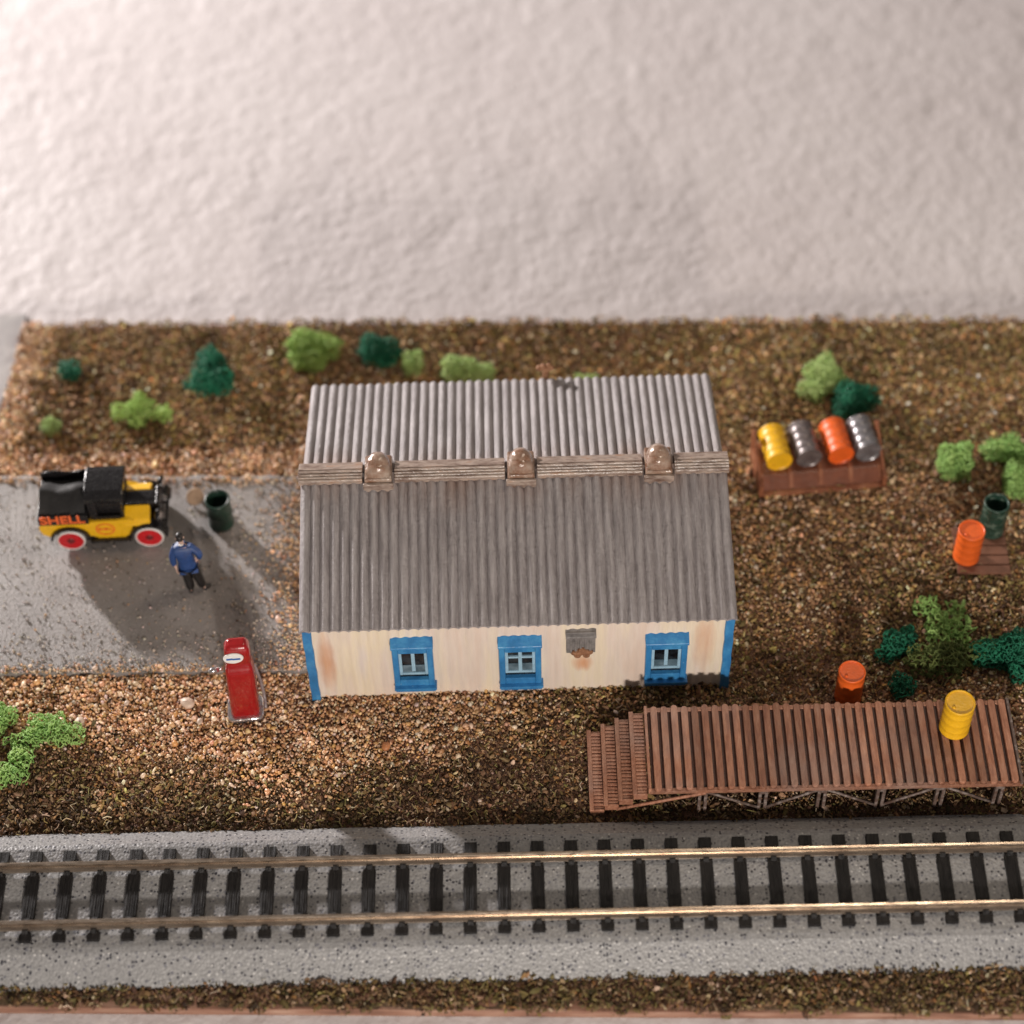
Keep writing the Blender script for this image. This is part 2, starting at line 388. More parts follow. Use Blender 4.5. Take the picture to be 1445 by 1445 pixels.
# sand spilling on the yard borders
for nm, (pa, pb), cnt in (('far', ((-40, 680), (425, 682)), 500), ('near', ((-40, 953), (430, 947)), 420), ('house', ((426, 700), (434, 940)), 900)):
    A_, B_ = at(*pa), at(*pb); tt = rng.random(cnt); off = np.abs(rng.normal(0, 0.085, cnt))
    Pn = np.array([A_*(1-k)+B_*k for k in tt]); Pn[:, 2] = 0.085
    if nm == 'far': Pn[:, 1] -= off-0.03
    elif nm == 'near': Pn[:, 1] += off-0.03
    else: Pn[:, 0] -= off*3.2
    cs = pick([(0.60, 0.38, 0.22), (0.44, 0.26, 0.13), (0.70, 0.55, 0.40), (0.25, 0.13, 0.07)], [5, 4, 2, 2], cnt)
    grains('spilled_sand', Pn, 0.019*rng.lognormal(0, .35, cnt), cs, bpy.data.materials['sand_grain'],
           {'far': 'tan sand spilling over the far edge of the asphalt yard', 'near': 'tan sand along the near edge of the asphalt yard', 'house': 'tan sand on the asphalt beside the house wall'}[nm], 'sand')
# individual stones
stone_m = paint('pale_stone', (0.62, 0.48, 0.38), 0.5, 0.2, 12)
chip_m = paint('orange_chip', (0.50, 0.20, 0.08), 0.5, 0.2, 12)
def stone(px, py, r, mat, label):
    mb = MB(); mb.sphere((0, 0, 0), (r, r*.75, r*.5), 10)
    rs = random.Random(int(px)); mb.v = [tuple(c*(1+rs.uniform(-.12, .12)) for c in v) for v in mb.v]
    o = mb.build('pebble', mat, loc=at(px, py, 0.06)+Vector((0, 0, 0.02)), rz=rs.uniform(0, 3)); tag(o, label, 'pebble', 'pebbles lying on the sand')
stone(265, 993, 0.12, stone_m, 'large pale pebble on the sand left of the red pump')
stone(113, 1020, 0.10, stone_m, 'pale pebble beside the light green bush at the left edge')
stone(282, 1019, 0.06, stone_m, 'small pale pebble between the large pebble and the red pump')
stone(179, 993, 0.05, stone_m, 'small pale pebble on the sand left of the large pebble')
stone(545, 1054, 0.085, chip_m, 'orange brown stone chip on the turf in front of the house')
stone(401, 717, 0.04, chip_m, 'tiny orange stone chip on the asphalt near the house wall')

# ------------------------------------------------------------------ railway track
tk = thing('railway_track', T0, TANG, 'brass railed model railway track on a speckled grey ballast bed', 'railway track')
bal = NT('speckled_grey_ballast')
v1 = bal.vor(23); v2 = bal.vor(19); n1 = bal.noise(24, 5, 0.7)
base = bal.ramp(n1, [(0.30, (0.19, 0.188, 0.19)), (0.70, (0.36, 0.355, 0.355))])
def dots(vn, thr, chan, lim):
    sep = bal.n.new('ShaderNodeSeparateColor'); bal.link(vn.outputs['Color'], sep.inputs[0])
    on = bal.math('LESS_THAN', sep.outputs[chan], lim); ds = bal.math('LESS_THAN', vn.outputs['Distance'], thr)
    return bal.math('MULTIPLY', on, ds)
base = bal.mix(dots(v1, 0.46, 0, 0.13), base, (0.035, 0.035, 0.045))
base = bal.mix(dots(v2, 0.30, 1, 0.13), base, (0.52, 0.51, 0.50))
base = bal.mix(dots(v2, 0.40, 2, 0.14), base, (0.15, 0.15, 0.17))
bal.col(base)
bal.bump(bal.math('ADD', bal.math('MULTIPLY', v1.outputs['Distance'], -1.0), bal.math('MULTIPLY', bal.vor(26).outputs['Distance'], -0.6)), 0.35, 0.02)
bal.set(rough=0.42)
x0, x1 = -1.6, TLEN+1.6
mb = MB(); prof = [(v_front, -0.12), (v_front, 0.0), (v_front+0.02, 0.025), (v_tf, 0.26), (v_tf+0.08, 0.28), (v_tb-0.05, 0.28), (v_tb+0.02, 0.265), (v_back, 0.04), (v_back+.01, -0.12)]
n = 60
for i in range(n+1):
    xx = x0+(x1-x0)*i/n
    for p in prof: mb.v.append((xx, p[0]+0.004*math.sin(xx*3+p[1]*9), p[1]))
k = len(prof)
for i in range(n):
    for j in range(k-1): mb.f.append((i*k+j, (i+1)*k+j, (i+1)*k+j+1, i*k+j+1)); mb.mi.append(0); mb.sm.append(False)
mb.f.append(tuple(range(k))); mb.f.append(tuple(n*k+j for j in range(k))[::-1]); mb.mi += [0, 0]; mb.sm += [False]*2
mb.build('ballast_bed', bal.m, tk)
brass = NT('worn_brass_rail'); brass.col(brass.ramp(brass.noise(2.5, 4, 0.6, (1, 5, 5)), [(0.3, (0.33, 0.25, 0.19)), (0.7, (0.55, 0.46, 0.37))]))
brass.link(brass.ramp(brass.noise(30, 3, 0.6, (0.2, 1, 1)), [(0.3, (0.2,)*3), (0.8, (0.42,)*3)]), brass.b.inputs['Roughness']); brass.set(metal=0.92)
RH = 0.12; zb = 0.342
for vy in (GA/2, -GA/2):
    rp = [(-0.075, 0), (0.075, 0), (0.075, 0.018), (0.014, 0.04), (0.014, 0.115), (0.036, 0.125), (0.036, 0.165), (0.026, 0.175), (-0.026, 0.175), (-0.036, 0.165), (-0.036, 0.125), (-0.014, 0.115), (-0.014, 0.04), (-0.075, 0.018)]
    mb = MB(); mb.prism([(vy+a*(0.95 if abs(a) > .05 else 0.72), zb+b*0.80) for a, b in rp], 'x', x0, x1); mb.build('rail', brass.m, tk, bevel=0.006)
slp = NT('black_sleeper_plastic'); slp.col(slp.ramp(slp.noise(14, 4, 0.6, (1, .1, 1)), [(0.3, (0.005, 0.0045, 0.005)), (0.7, (0.018, 0.016, 0.016))]))
slp.bump(slp.noise(22, 4, 0.6, (1, 0.08, 1)), 0.9, 0.03); slp.set(rough=0.5, spec=0.3)
vs0 = tloc(at(722, 1187, 0.34))[1]; vs1 = tloc(at(722, 1314, 0.34))[1]
ua = tloc(at(52, 1200, 0.34))[0]; ub = tloc(at(1419, 1169, 0.34))[0]; NS = 29; ds = (ub-ua)/NS
for i in range(-2, NS+3):
    uc = ua+ds*i; hw = 0.088; mb = MB()
    nk = 0.052; ol = []   # outline with a waist either side of each rail
    for (v_, h_) in ((vs1, hw), (-GA/2-0.125, hw), (-GA/2-0.095, nk), (-GA/2+0.095, nk), (-GA/2+0.125, hw), (GA/2-0.125, hw), (GA/2-0.095, nk), (GA/2+0.095, nk), (GA/2+0.125, hw), (vs0, hw)): ol.append((v_, h_))
    mb.prism([(uc+h_, v_) for v_, h_ in ol]+[(uc-h_, v_) for v_, h_ in ol[::-1]], 'z', 0.275, 0.338)
    for k in range(5):  # wood grain ridges
        xx = uc-hw+0.022+k*0.033; mb.box((xx, -GA/2+.13, 0.336), (xx+0.014, GA/2-.13, 0.343+0.003*(k % 2)))
    for vy in (GA/2, -GA/2):
        for sd in (-1, 1):
            a = vy+sd*0.082; mb.prism([(a-0.045, 0.34), (a+0.045, 0.34), (a+(0.02 if sd < 0 else -0.0), 0.375), (a-(0.0 if sd < 0 else 0.02), 0.375)], 'x', uc-0.040, uc+0.040)
    mb.build('sleeper', slp.m, tk, bevel=0.006)

# ------------------------------------------------------------------ the corrugated station house
FLp, FRp = at(448, 983), at(1020, 966)
hu = (FRp-FLp).normalized(); HL = (FRp-FLp).length; HANG = math.atan2(hu.y, hu.x); hv = Vector((-hu.y, hu.x, 0))
house = thing('corrugated_house', FLp, HANG, 'cream corrugated metal house with grey corrugated roof and blue window frames', 'house')
HE, HR, OF, HD, OX = 1.77, 2.43, 0.09, 4.50, 0.105
def hp(px, py, off=0.0):   # pixel on the front wall plane -> (u, z) of the house frame
    d = CM@np.array([px-PC, py-PC, F]); n = np.array(hv); o = np.array(FLp)+n*off
    t_ = ((o-CAM)@n)/(d@n); q = CAM+d*t_-np.array(FLp); return q@np.array(hu), q[2]
rf = NT('weathered_grey_roofing')
st = rf.noise(5, 6, 0.72, (3.2, 0.25, 0.25))
c = rf.ramp(st, [(0.28, (0.215, 0.19, 0.192)), (0.5, (0.35, 0.32, 0.322)), (0.72, (0.50, 0.465, 0.465))])
spots = rf.ramp(rf.noise(26, 3, 0.6), [(0.66, (0, 0, 0)), (0.76, (1, 1, 1))]); c = rf.mix(rf.math('MULTIPLY', spots, 0.4), c, (0.10, 0.085, 0.08))
# rust washing down from the ridge, in patches
sx_ = rf.n.new('ShaderNodeSeparateXYZ'); rf.link(rf.co(), sx_.inputs[0])
dist = rf.math('ABSOLUTE', rf.math('SUBTRACT', sx_.outputs[1], HD/2))
near = rf.math('SUBTRACT', 1.0, rf.math('MULTIPLY', dist, 1.35), clamp=True)
pat = rf.ramp(rf.noise(1.6, 4, 0.6, (1, .3, .3)), [(0.42, (0, 0, 0)), (0.65, (1, 1, 1))])
c = rf.mix(rf.math('MULTIPLY', near, rf.math('MULTIPLY', pat, 0.8)), c, (0.26, 0.14, 0.085)); rf.col(c)
rf.bump(rf.noise(26, 5, 0.7, (1, .4, .4)), 0.8, 0.04); rf.set(rough=0.45)
wl = NT('cream_painted_wall')
wc = wl.ramp(wl.noise(1.7, 4, 0.6, (1.3, 1.3, 0.18)), [(0.25, (0.74, 0.57, 0.47)), (0.45, (0.77, 0.66, 0.58)), (0.6, (0.82, 0.71, 0.55)), (0.78, (0.76, 0.68, 0.65))])
fine = wl.ramp(wl.noise(9, 4, 0.6, (1.5, 1.5, 0.12)), [(0.35, (0.88, 0.87, 0.86)), (0.7, (1, 1, 1))]); wc = wl.mix(0.7, wc, fine, 'MULTIPLY')
def stain(tree, c, u0, z0, ru, rz_, color, k):
    s_ = tree.n.new('ShaderNodeSeparateXYZ'); tree.link(tree.co(), s_.inputs[0])
    a = tree.math('DIVIDE', tree.math('SUBTRACT', s_.outputs[0], u0), ru); b = tree.math('DIVIDE', tree.math('SUBTRACT', s_.outputs[2], z0), rz_)
    r2 = tree.math('ADD', tree.math('MULTIPLY', a, a), tree.math('MULTIPLY', b, b))
    nz = tree.math('MULTIPLY', tree.noise(6, 4, 0.6, (1.4, 1, 0.3)), 1.1)
    m_ = tree.math('SUBTRACT', 1.45, tree.math('ADD', r2, nz), clamp=True)
    return tree.mix(tree.math('MULTIPLY', m_, k), c, color)
su, sz = hp(822, 935)
wc = stain(wl, wc, su, sz, 0.19, 0.24, (0.62, 0.27, 0.12), 0.8)
wc = stain(wl, wc, 0.22, 0.9, 0.16, 0.9, (0.60, 0.28, 0.13), 0.75)
wc = stain(wl, wc, HL-0.33, 1.1, 0.20, 0.8, (0.62, 0.33, 0.20), 0.6)
wl.col(wc); wl.bump(wl.noise(22, 4, 0.6, (1, 1, 0.25)), 0.4, 0.02); wl.set(rough=0.5)

def corrugated(name, org, U, L, Wd, W, N, per, amp, th, mat, shape, parent, seg=10, rows=3):
    """closed corrugated sheet; org corner, U long axis, Wd across axis, N outward normal"""
    org, U, Wd, N = Vector(org), Vector(U), Vector(Wd), Vector(N); nc = int(round(L/per))*seg; mb = MB()
    for side in (0, 1):
        for j in range(rows+1):
            for i in range(nc+1):
                x = L*i/nc; ph = (x/L*round(L/per)) % 1.0
                hh = amp*shape(ph)+0.004*math.sin(x*5.1+j*1.7)
                p = org+U*x+Wd*(W*j/rows)+N*(hh-(th if side else 0)); mb.v.append(tuple(p))
    o = (rows+1)*(nc+1); g_ = lambda s_, j, i: s_*o+j*(nc+1)+i
    for j in range(rows):
        for i in range(nc):
            mb.f.append((g_(0, j, i), g_(0, j, i+1), g_(0, j+1, i+1), g_(0, j+1, i))); mb.f.append((g_(1, j, i+1), g_(1, j, i), g_(1, j+1, i), g_(1, j+1, i+1)))
            mb.mi += [0, 0]; mb.sm += [True, True]
    for i in range(nc):
        mb.f.append((g_(1, 0, i), g_(1, 0, i+1), g_(0, 0, i+1), g_(0, 0, i))); mb.f.append((g_(0, rows, i), g_(0, rows, i+1), g_(1, rows, i+1), g_(1, rows, i))); mb.mi += [0, 0]; mb.sm += [False]*2
    for j in range(rows):
        mb.f.append((g_(1, j+1, 0), g_(1, j, 0), g_(0, j, 0), g_(0, j+1, 0))); mb.f.append((g_(1, j, nc), g_(1, j+1, nc), g_(0, j+1, nc), g_(0, j, nc))); mb.mi += [0, 0]; mb.sm += [False]*2
    o_ = mb.build(name, mat, parent)
    o_.modifiers.new('crease', 'EDGE_SPLIT').split_angle = R(50)
    return o_
PER = (HL+2*OX)/44
ridge = lambda p: (abs(math.sin(PI*p))**0.8)
soft = lambda p: 0.5+0.5*math.cos(2*PI*p)
sl = Vector((0, HD/2+OF, HR-HE)); sw = sl.length; sd = sl.normalized(); nf = Vector((0, -sd.z, sd.y)); nb = Vector((0, sd.z, sd.y))
corrugated('roof', (-OX, -OF, HE), (1, 0, 0), HL+2*OX, sd, sw, nf, PER, 0.062, 0.06, rf.m, ridge, house, seg=12)
corrugated('roof', (-OX+0.02, HD+OF, HE), (1, 0, 0), HL+2*OX-0.05, (0, -sd.y, sd.z), sw, nb, PER, 0.055, 0.06, rf.m, ridge, house, seg=12)
# walls
def wall_panel(org, U, L, N, H):
    return corrugated('wall', org, U, L, (0, 0, 1), H, N, PER, 0.014, 0.10, wl.m, soft, house, seg=8, rows=6)
wall_panel((0.05, 0, 0), (1, 0, 0), HL-0.1, (0, -1, 0), HE-0.06)
wall_panel((0.05, HD, 0), (1, 0, 0), HL-0.1, (0, 1, 0), HE-0.06)
for xx, nn in ((0.06, -1), (HL-0.06, 1)):
    mb = MB(); mb.prism([(0.08, -0.02), (HD-0.08, -0.02), (HD-0.08, HE-0.02), (HD/2, HR-0.10), (0.08, HE-0.02)], 'x', xx-0.05, xx+0.05); mb.build('gable_wall', wl.m, house)
def blue_paint(name, c, c2):
    t = NT(name); f = t.noise(5, 5, 0.65, (1, 1, .5)); cc = t.ramp(f, [(0.3, tuple(v*.75 for v in c)), (0.5, c), (0.7, c2)])
    ch = t.ramp(t.noise(17, 3, 0.6), [(0.74, (0, 0, 0)), (0.76, (1, 1, 1))]); t.col(t.mix(ch, cc, (0.45, 0.60, 0.70)))
    t.bump(t.noise(16, 4), 0.35, 0.02); t.set(rough=0.36); return t.m
blue = blue_paint('bright_blue_paint', (0.035, 0.20, 0.46), (0.07, 0.30, 0.56))
pale = paint('pale_blue_paint', (0.33, 0.52, 0.66), 0.4, 0.2, 8)
glass = NT('dark_window_glass'); glass.col(glass.ramp(glass.noise(4, 3), [(0.4, (0.004, 0.005, 0.008)), (0.7, (0.03, 0.04, 0.05))])); glass.set(rough=0.12); glass = glass.m
curt = NT('bluish_blind'); curt.col(curt.ramp(curt.noise(7, 4), [(0.3, (0.05, 0.09, 0.12)), (0.7, (0.16, 0.23, 0.28))])); curt.set(rough=0.25); curt = curt.m
for (a, b) in ((-0.075, 0.055), (HL-0.055, HL+0.075)):
    for (y0, y1) in ((-0.065, 0.09), (HD-0.09, HD+0.065)):
        mb = MB(); n = 10; z1 = HE-0.05
        for k in range(n+1):
            z = -0.03+(z1+0.03)*k/n; dx = 0.006*math.sin(k*2.1+a)
            mb.v += [(a+dx, y0, z), (b+dx, y0, z), (b+dx, y1, z), (a+dx, y1, z)]
        for k in range(n):
            for j in range(4): mb.f.append((k*4+j, k*4+(j+1) % 4, k*4+4+(j+1) % 4, k*4+4+j)); mb.mi.append(0); mb.sm.append(False)
        mb.f += [(3, 2, 1, 0), tuple(n*4+j for j in range(4))]; mb.mi += [0, 0]; mb.sm += [False]*2
        mb.build('corner_board', blue, house, bevel=0.008)
wins = [((549, 898), (611, 971), 'plain'), ((701, 896), (765, 968), 'cross'), ((910, 892), (973, 962), 'plain')]
for (p0, p1, kind) in wins:
    xm = (p0[0]+p1[0])/2; uc, zt = hp(xm, p0[1], -0.0); _, zb_ = hp(xm, p1[1], -0.05)
    ul, _ = hp(p0[0]+5, (p0[1]+p1[1])/2, -.07); ur, _ = hp(p1[0]-1, (p0[1]+p1[1])/2, -.07)
    wf = (ur-ul)/2*1.03; zt = min(zt, HE-0.12); H_ = zt-zb_
    fy = -0.10; t1 = 0.088
    fr = MB(); zs = zb_+0.13; zh = zt-0.235
    fr.box((uc-wf, fy, zs), (uc-wf+t1, 0.02, zt-0.1)); fr.box((uc+wf-t1, fy, zs), (uc+wf, 0.02, zt-0.1))
    fr.box((uc-wf+t1, fy+.003, zs), (uc+wf-t1, 0.02, zs+0.14)); fr.box((uc-wf+t1, fy+.003, zh-0.07), (uc+wf-t1, 0.02, zt-0.1))
    win = fr.build('window', blue, house, bevel=0.012)
    iz0, iz1 = zs+0.14, zh-0.07; ix0, ix1 = uc-wf+t1, uc+wf-t1
    # recess lining
    m_ = MB(); m_.prism([(fy-0.05, zt-0.14), (fy-0.05, zt-0.10), (0.0, zt), (0.0, zt-0.14)], 'x', uc-wf-0.012, uc+wf+0.012); m_.build('window_hood', blue, win, bevel=0.01)
    m_ = MB(); m_.box((uc-wf-0.005, fy-0.06, zb_+0.085), (uc+wf+0.025, 0.0, zb_+0.13)); m_.box((uc-wf+0.01, fy-0.02, zb_), (uc+wf+0.005, 0.0, zb_+0.080)); m_.build('window_sill', blue, win, bevel=0.008)
    m_ = MB(); b_ = 0.045; y_ = -0.035; gz0 = iz0+0.08
    m_.box((ix0, y_-.02, gz0), (ix0+b_, 0.01, iz1)); m_.box((ix1-b_, y_-.02, gz0), (ix1, 0.01, iz1))
    m_.box((ix0+b_, y_-.018, gz0), (ix1-b_, 0.01, gz0+b_)); m_.box((ix0+b_, y_-.018, iz1-b_), (ix1-b_, 0.01, iz1))
    m_.box((uc-0.027, y_-.024, gz0+b_+(0.05 if kind == 'plain' else 0)), (uc+0.027, 0.01, iz1-b_))
    if kind == 'cross': m_.box((ix0+b_, y_-.022, (gz0*0.35+iz1*0.65)), (ix1-b_, 0.01, gz0*0.35+iz1*0.65+0.04))
    m_.build('window_sash', pale, win, bevel=0.006)
    m_ = MB(); m_.box((ix0, 0.0-0.026, iz0), (ix1, 0.0-0.012, iz1)); m_.build('window_pane', glass, win)
    m_ = MB(); m_.box((ix0+b_, -0.036, gz0+b_-.01), (ix1-b_, -0.030, gz0+b_+(iz1-gz0)*0.30)); m_.build('window_blind', curt, win)
# vent box on the wall with a rusty lump
u0, z0 = hp(799, 891, -.05); u1, z1 = hp(840, 919, -.05)
vb = paint('dull_grey_metal', (0.21, 0.195, 0.19), 0.45, 0.4, 9, 0.6)
rust = NT('rough_rust'); rust.col(rust.ramp(rust.noise(9, 5, 0.7), [(0.3, (0.14, 0.06, 0.03)), (0.5, (0.30, 0.14, 0.07)), (0.7, (0.42, 0.24, 0.14))])); rust.bump(rust.noise(20, 4), 1, 0.04); rust.set(rough=0.8)
m_ = MB(); z0 = min(z0, HE-0.1)
m_.box((u0, -0.07, z1), (u1, 0.0, z0-0.02)); m_.prism([(-0.12, z0-0.10), (-0.12, z0-0.065), (0, z0-0.0), (0, z0-0.10)], 'x', u0-0.01, u1+0.01)
for k in range(5): uu = u0+0.05+(u1-u0-0.1)*k/4.6; m_.box((uu, -0.095, z1+0.02), (uu+0.035, -0.068, z0-0.11))
vent = m_.build('vent_box', vb, house, bevel=0.008)
m_ = MB(); um = (u0+u1)/2
for k, (dx, dz, r) in enumerate([(-.11, .03, .06), (-.04, .03, .08), (.05, .03, .08), (.10, .04, .06), (-.07, -.04, .055), (.06, -.04, .055), (0, .09, .07)]): m_.sphere((um+dx+0.02, -0.085, z1+dz), (r, .045, r*.8), 10)
m_.build('rust_patch', rust.m, vent)
# ridge caps and roof ventilators
cap = NT('rust_stained_ridge_metal')
cap.col(cap.ramp(cap.noise(3.0, 5, 0.7, (1, 3, 3)), [(0.30, (0.13, 0.075, 0.055)), (0.44, (0.26, 0.19, 0.155)), (0.56, (0.40, 0.32, 0.27)), (0.70, (0.36, 0.19, 0.11))]))
cap.bump(cap.noise(16, 4, 0.6, (.4, 1, 1)), 0.6, 0.03); cap.set(rough=0.24)
um_ = [hp(534, 672)[0], hp(735, 672)[0], hp(930, 665)[0]]
def ridge_u(px, py):  # along-house coordinate of a point on the ridge
    q = at(px, py, HR+0.08)-FLp; return q.dot(hu)
vu = [ridge_u(534, 664), ridge_u(735, 660), ridge_u(929, 656)]
VW = 0.23
edges_ = [-OX-0.03]+[e for v_ in vu for e in (v_-VW, v_+VW)]+[HL+OX+0.03]
yc = HD/2
for k in range(4):
    a, b = edges_[2*k]+0.006, edges_[2*k+1]-0.006; mb = MB()
    top = HR+0.125; run = 0.17; bk = 0.20
    def yz(t): return (yc+t, top-abs(t)*0.36)
    pts = [(yc-run, HR-0.01)]+[(yc-run, yz(run)[1])]
    for j in range(4):  # stepped battens on the front face
        t0_ = -run+run*j/4; z = yz(t0_)[1]
        pts += [(yc+t0_+0.010, z+0.018+0.004*j), (yc+t0_+run/4-0.012, yz(t0_+run/4)[1]+0.010), (yc+t0_+run/4-0.006, yz(t0_+run/4)[1]-0.004)]
    pts += [(yc+0.01, top+0.004), (yc+bk, yz(bk)[1]), (yc+bk, HR-0.01)]
    mb.prism(pts[::-1], 'x', a, b); mb.build('ridge_cap', cap.m, house, bevel=0.005)
vt = NT('glossy_brown_ventilator')
vt.col(vt.ramp(vt.noise(4, 5, 0.7), [(0.32, (0.20, 0.09, 0.05)), (0.5, (0.34, 0.23, 0.17)), (0.68, (0.42, 0.33, 0.27))])); vt.bump(vt.noise(9, 4), 0.7, 0.04); vt.set(rough=0.16, coat=0.4)
for v_ in vu:
    mb = MB(); zr = HR+0.06
    w2 = VW-0.02
    mb.box((v_-w2, yc-0.24, HR-0.06), (v_+w2, yc+0.26, zr+0.09), taper=0.015)
    base_o = mb.build('ventilator', vt.m, house, bevel=0.025)
    mb = MB()  # barrel-shaped hood running front to back, closed by a dome
    prof = []; nn = 14; r = 0.185
    M_ = Matrix.Translation((v_, yc-0.20, zr+0.11))@Matrix.Rotation(R(-90), 4, 'X')
    mb.lathe([(r*0.2, 0), (r*0.85, 0.01), (r, 0.06), (r, 0.20), (r*0.93, 0.30), (r*0.7, 0.38), (r*0.35, 0.43), (0.01, 0.44)], M_, 22)
    mb.sphere((v_, yc+0.0, zr+0.19), (0.165, 0.17, 0.15), 16)
    mb.build('ventilator_hood', vt.m, base_o)
    mb = MB(); mb.box((v_-w2-0.01, yc-0.285, HR-0.07), (v_+w2+0.01, yc-0.24, zr+0.035)); mb.build('ventilator_lip', cap.m, base_o, bevel=0.01)
# short rusty flue rising behind the far eave
q = at(771, 553, HE+0.05)-FLp; fu, fv = q.dot(hu), q.dot(hv); fv = max(fv, HD+OF+0.06)
mb = MB(); mb.lathe([(0.05, 0.2), (0.05, HE+0.16)], Matrix.Translation((fu, fv+0.04, 0)), 16); mb.box((fu-0.04, HD-0.02, 0.7), (fu+0.04, fv, 0.76)); flue = mb.build('flue', rust.m, house)
mb = MB()
for k, (dx, dz, r) in enumerate([(0, .18, .08), (-.09, .2, .06), (.08, .2, .055), (-.03, .23, .05), (.05, .24, .04)]): mb.sphere((fu+dx, fv+0.03, HE+dz), (r, .06, .05), 10)
mb.build('flue_cap', rust.m, flue)

# ------------------------------------------------------------------ wooden loading platform
DZ = 0.68
pfl = at(921, 1113, DZ); pfr = at(1440, 1101.5, DZ); pbl = at(921, 996, DZ)
du = (pfr-pfl); DL = du.length; du.normalize(); dv = Vector((-du.y, du.x, 0)); DD = (pbl-pfl).dot(dv)
DANG = math.atan2(du.y, du.x)
deck = thing('loading_platform', Vector((pfl.x, pfl.y, 0)), DANG, 'long brown wooden loading platform with slatted deck and four steps', 'loading platform')
dk = NT('brown_plank_wood')
gi = dk.n.new('ShaderNodeObjectInfo')
c = dk.ramp(dk.noise(4, 6, 0.7, (3, 0.5, 3)), [(0.25, (0.15, 0.058, 0.036)), (0.45, (0.29, 0.125, 0.075)), (0.6, (0.38, 0.18, 0.11)), (0.8, (0.48, 0.32, 0.25))])
gr = dk.ramp(dk.noise(0.9, 3, 0.6), [(0.48, (0, 0, 0)), (0.72, (1, 1, 1))])
c = dk.mix(dk.math('ADD', dk.math('MULTIPLY', gr, 0.5), 0.0), c, (0.33, 0.25, 0.22))
hm = dk.n.new('ShaderNodeHueSaturation'); dk.link(c, hm.inputs['Color']); dk.link(dk.math('ADD', dk.math('MULTIPLY', gi.outputs['Random'], 0.7), 0.85), hm.inputs['Value']); dk.col(hm.outputs[0])
dk.bump(dk.noise(14, 5, 0.6, (2, .5, 2)), 0.8, 0.03); dk.set(rough=0.38)
dark_w = paint('dark_brown_wood', (0.055, 0.020, 0.013), 0.5, 0.4, 9, 0.5)
pw = NT('whitewashed_post'); pw.col(pw.ramp(pw.noise(9, 5, 0.7), [(0.35, (0.10, 0.055, 0.04)), (0.5, (0.13, 0.09, 0.075)), (0.72, (0.42, 0.36, 0.33))])); pw.set(rough=0.5)
NP = 35; sp_ = DL/NP; rp_ = random.Random(4)
for i in range(NP):
    xc = sp_*(i+0.5)+0.01; hw = sp_*0.33; mb = MB(); z = DZ+rp_.uniform(-.008, .008); y0 = -0.01+rp_.uniform(-.012, .012); y1 = DD+rp_.uniform(-.015, .015)
    poly = []
    for k in range(7): a = PI+PI*k/6; poly.append((xc+hw*math.cos(a), y0+hw+hw*math.sin(a)))
    for k in range(7): a = PI*k/6; poly.append((xc+hw*math.cos(a), y1-hw+hw*math.sin(a)))
    mb.prism(poly, 'z', z-0.06, z); mb.build('plank', dk.m, deck, bevel=0.008)
mb = MB(); mb.box((0.0, 0.02, DZ-0.13), (DL+0.02, DD-0.02, DZ-0.085)); mb.build('deck_board', dark_w, deck)
for yb in (-0.015, DD-0.055):
    mb = MB(); mb.box((-0.04, yb, DZ-0.13), (DL+0.04, yb+0.06, DZ-0.06)); mb.build('beam', dk.m, deck, bevel=0.006)
mb = MB(); mb.box((DL+0.005, -0.02, DZ-0.07), (DL+0.045, DD, DZ+0.008)); mb.build('end_board', pw.m, deck, bevel=0.006)
mb = MB(); mb.box((-0.055, -0.01, DZ-0.12), (-0.015, DD, DZ+0.005)); mb.build('end_board', dk.m, deck, bevel=0.006)
pxs = [993, 1079, 1163, 1247, 1332, 1416]; pu = [(at(x_, 1110, DZ)-pfl).dot(du) for x_ in pxs]
for yb in (0.0, DD-0.09):
    for k, u_ in enumerate(pu):
        mb = MB(); mb.box((u_-0.065, yb, -0.03), (u_-0.02, yb+0.06, DZ-0.13)); mb.box((u_+0.02, yb, -0.03), (u_+0.065, yb+0.06, DZ-0.13)); mb.box((u_-0.05, yb+0.003, DZ-0.22), (u_+0.05, yb+0.055, DZ-0.132))
        mb.build('post', pw.m, deck, bevel=0.006)
    for k in range(5):
        a, b = pu[k], pu[k+1]; za, zb2 = (DZ-0.16, 0.10) if k % 2 == 0 else (0.10, DZ-0.16)
        mb = MB(); mb.tube([(a+0.07, yb+0.02, za), (b-0.07, yb+0.02, zb2)], 0.024, 5); mb.build('brace', pw.m, deck)
sw_ = ((at(833, 1135, 0.14)-pfl).dot(du)+0.06)/4
for k in range(4):   # steps, lowest farthest out
    a = sw_*(4-k)-0.06; b = sw_*(3-k)-0.06; z = 0.14+0.135*k; mb = MB(); y1 = DD-0.02-0.012*(3-k)
    mb.box((a, 0.0, max(-0.03, z-0.15)), (b-0.004, y1, z-0.02)); mb.box((a-0.012, -0.015, z-0.02), (a+0.05, y1+0.012, z+0.012))
    m = 22
    for j in range(m): yy = 0.02+(y1-0.04)*j/m; mb.box((a+0.05, yy, z-0.02), (b-0.01, yy+(y1-0.04)/m*rp_.uniform(.5, .72), z-0.004+rp_.uniform(-.004, .006)))
    mb.box((a+.05, -0.012, z-0.02), (b-.006, 0.012, z+0.005)); mb.build('step', dk.m, deck, bevel=0.006)
mb = MB(); mb.tube([(-0.5, 0.0, 0.16), (0.75, -0.01, DZ-0.12)], 0.028, 5); mb.build('stringer', dk.m, deck)

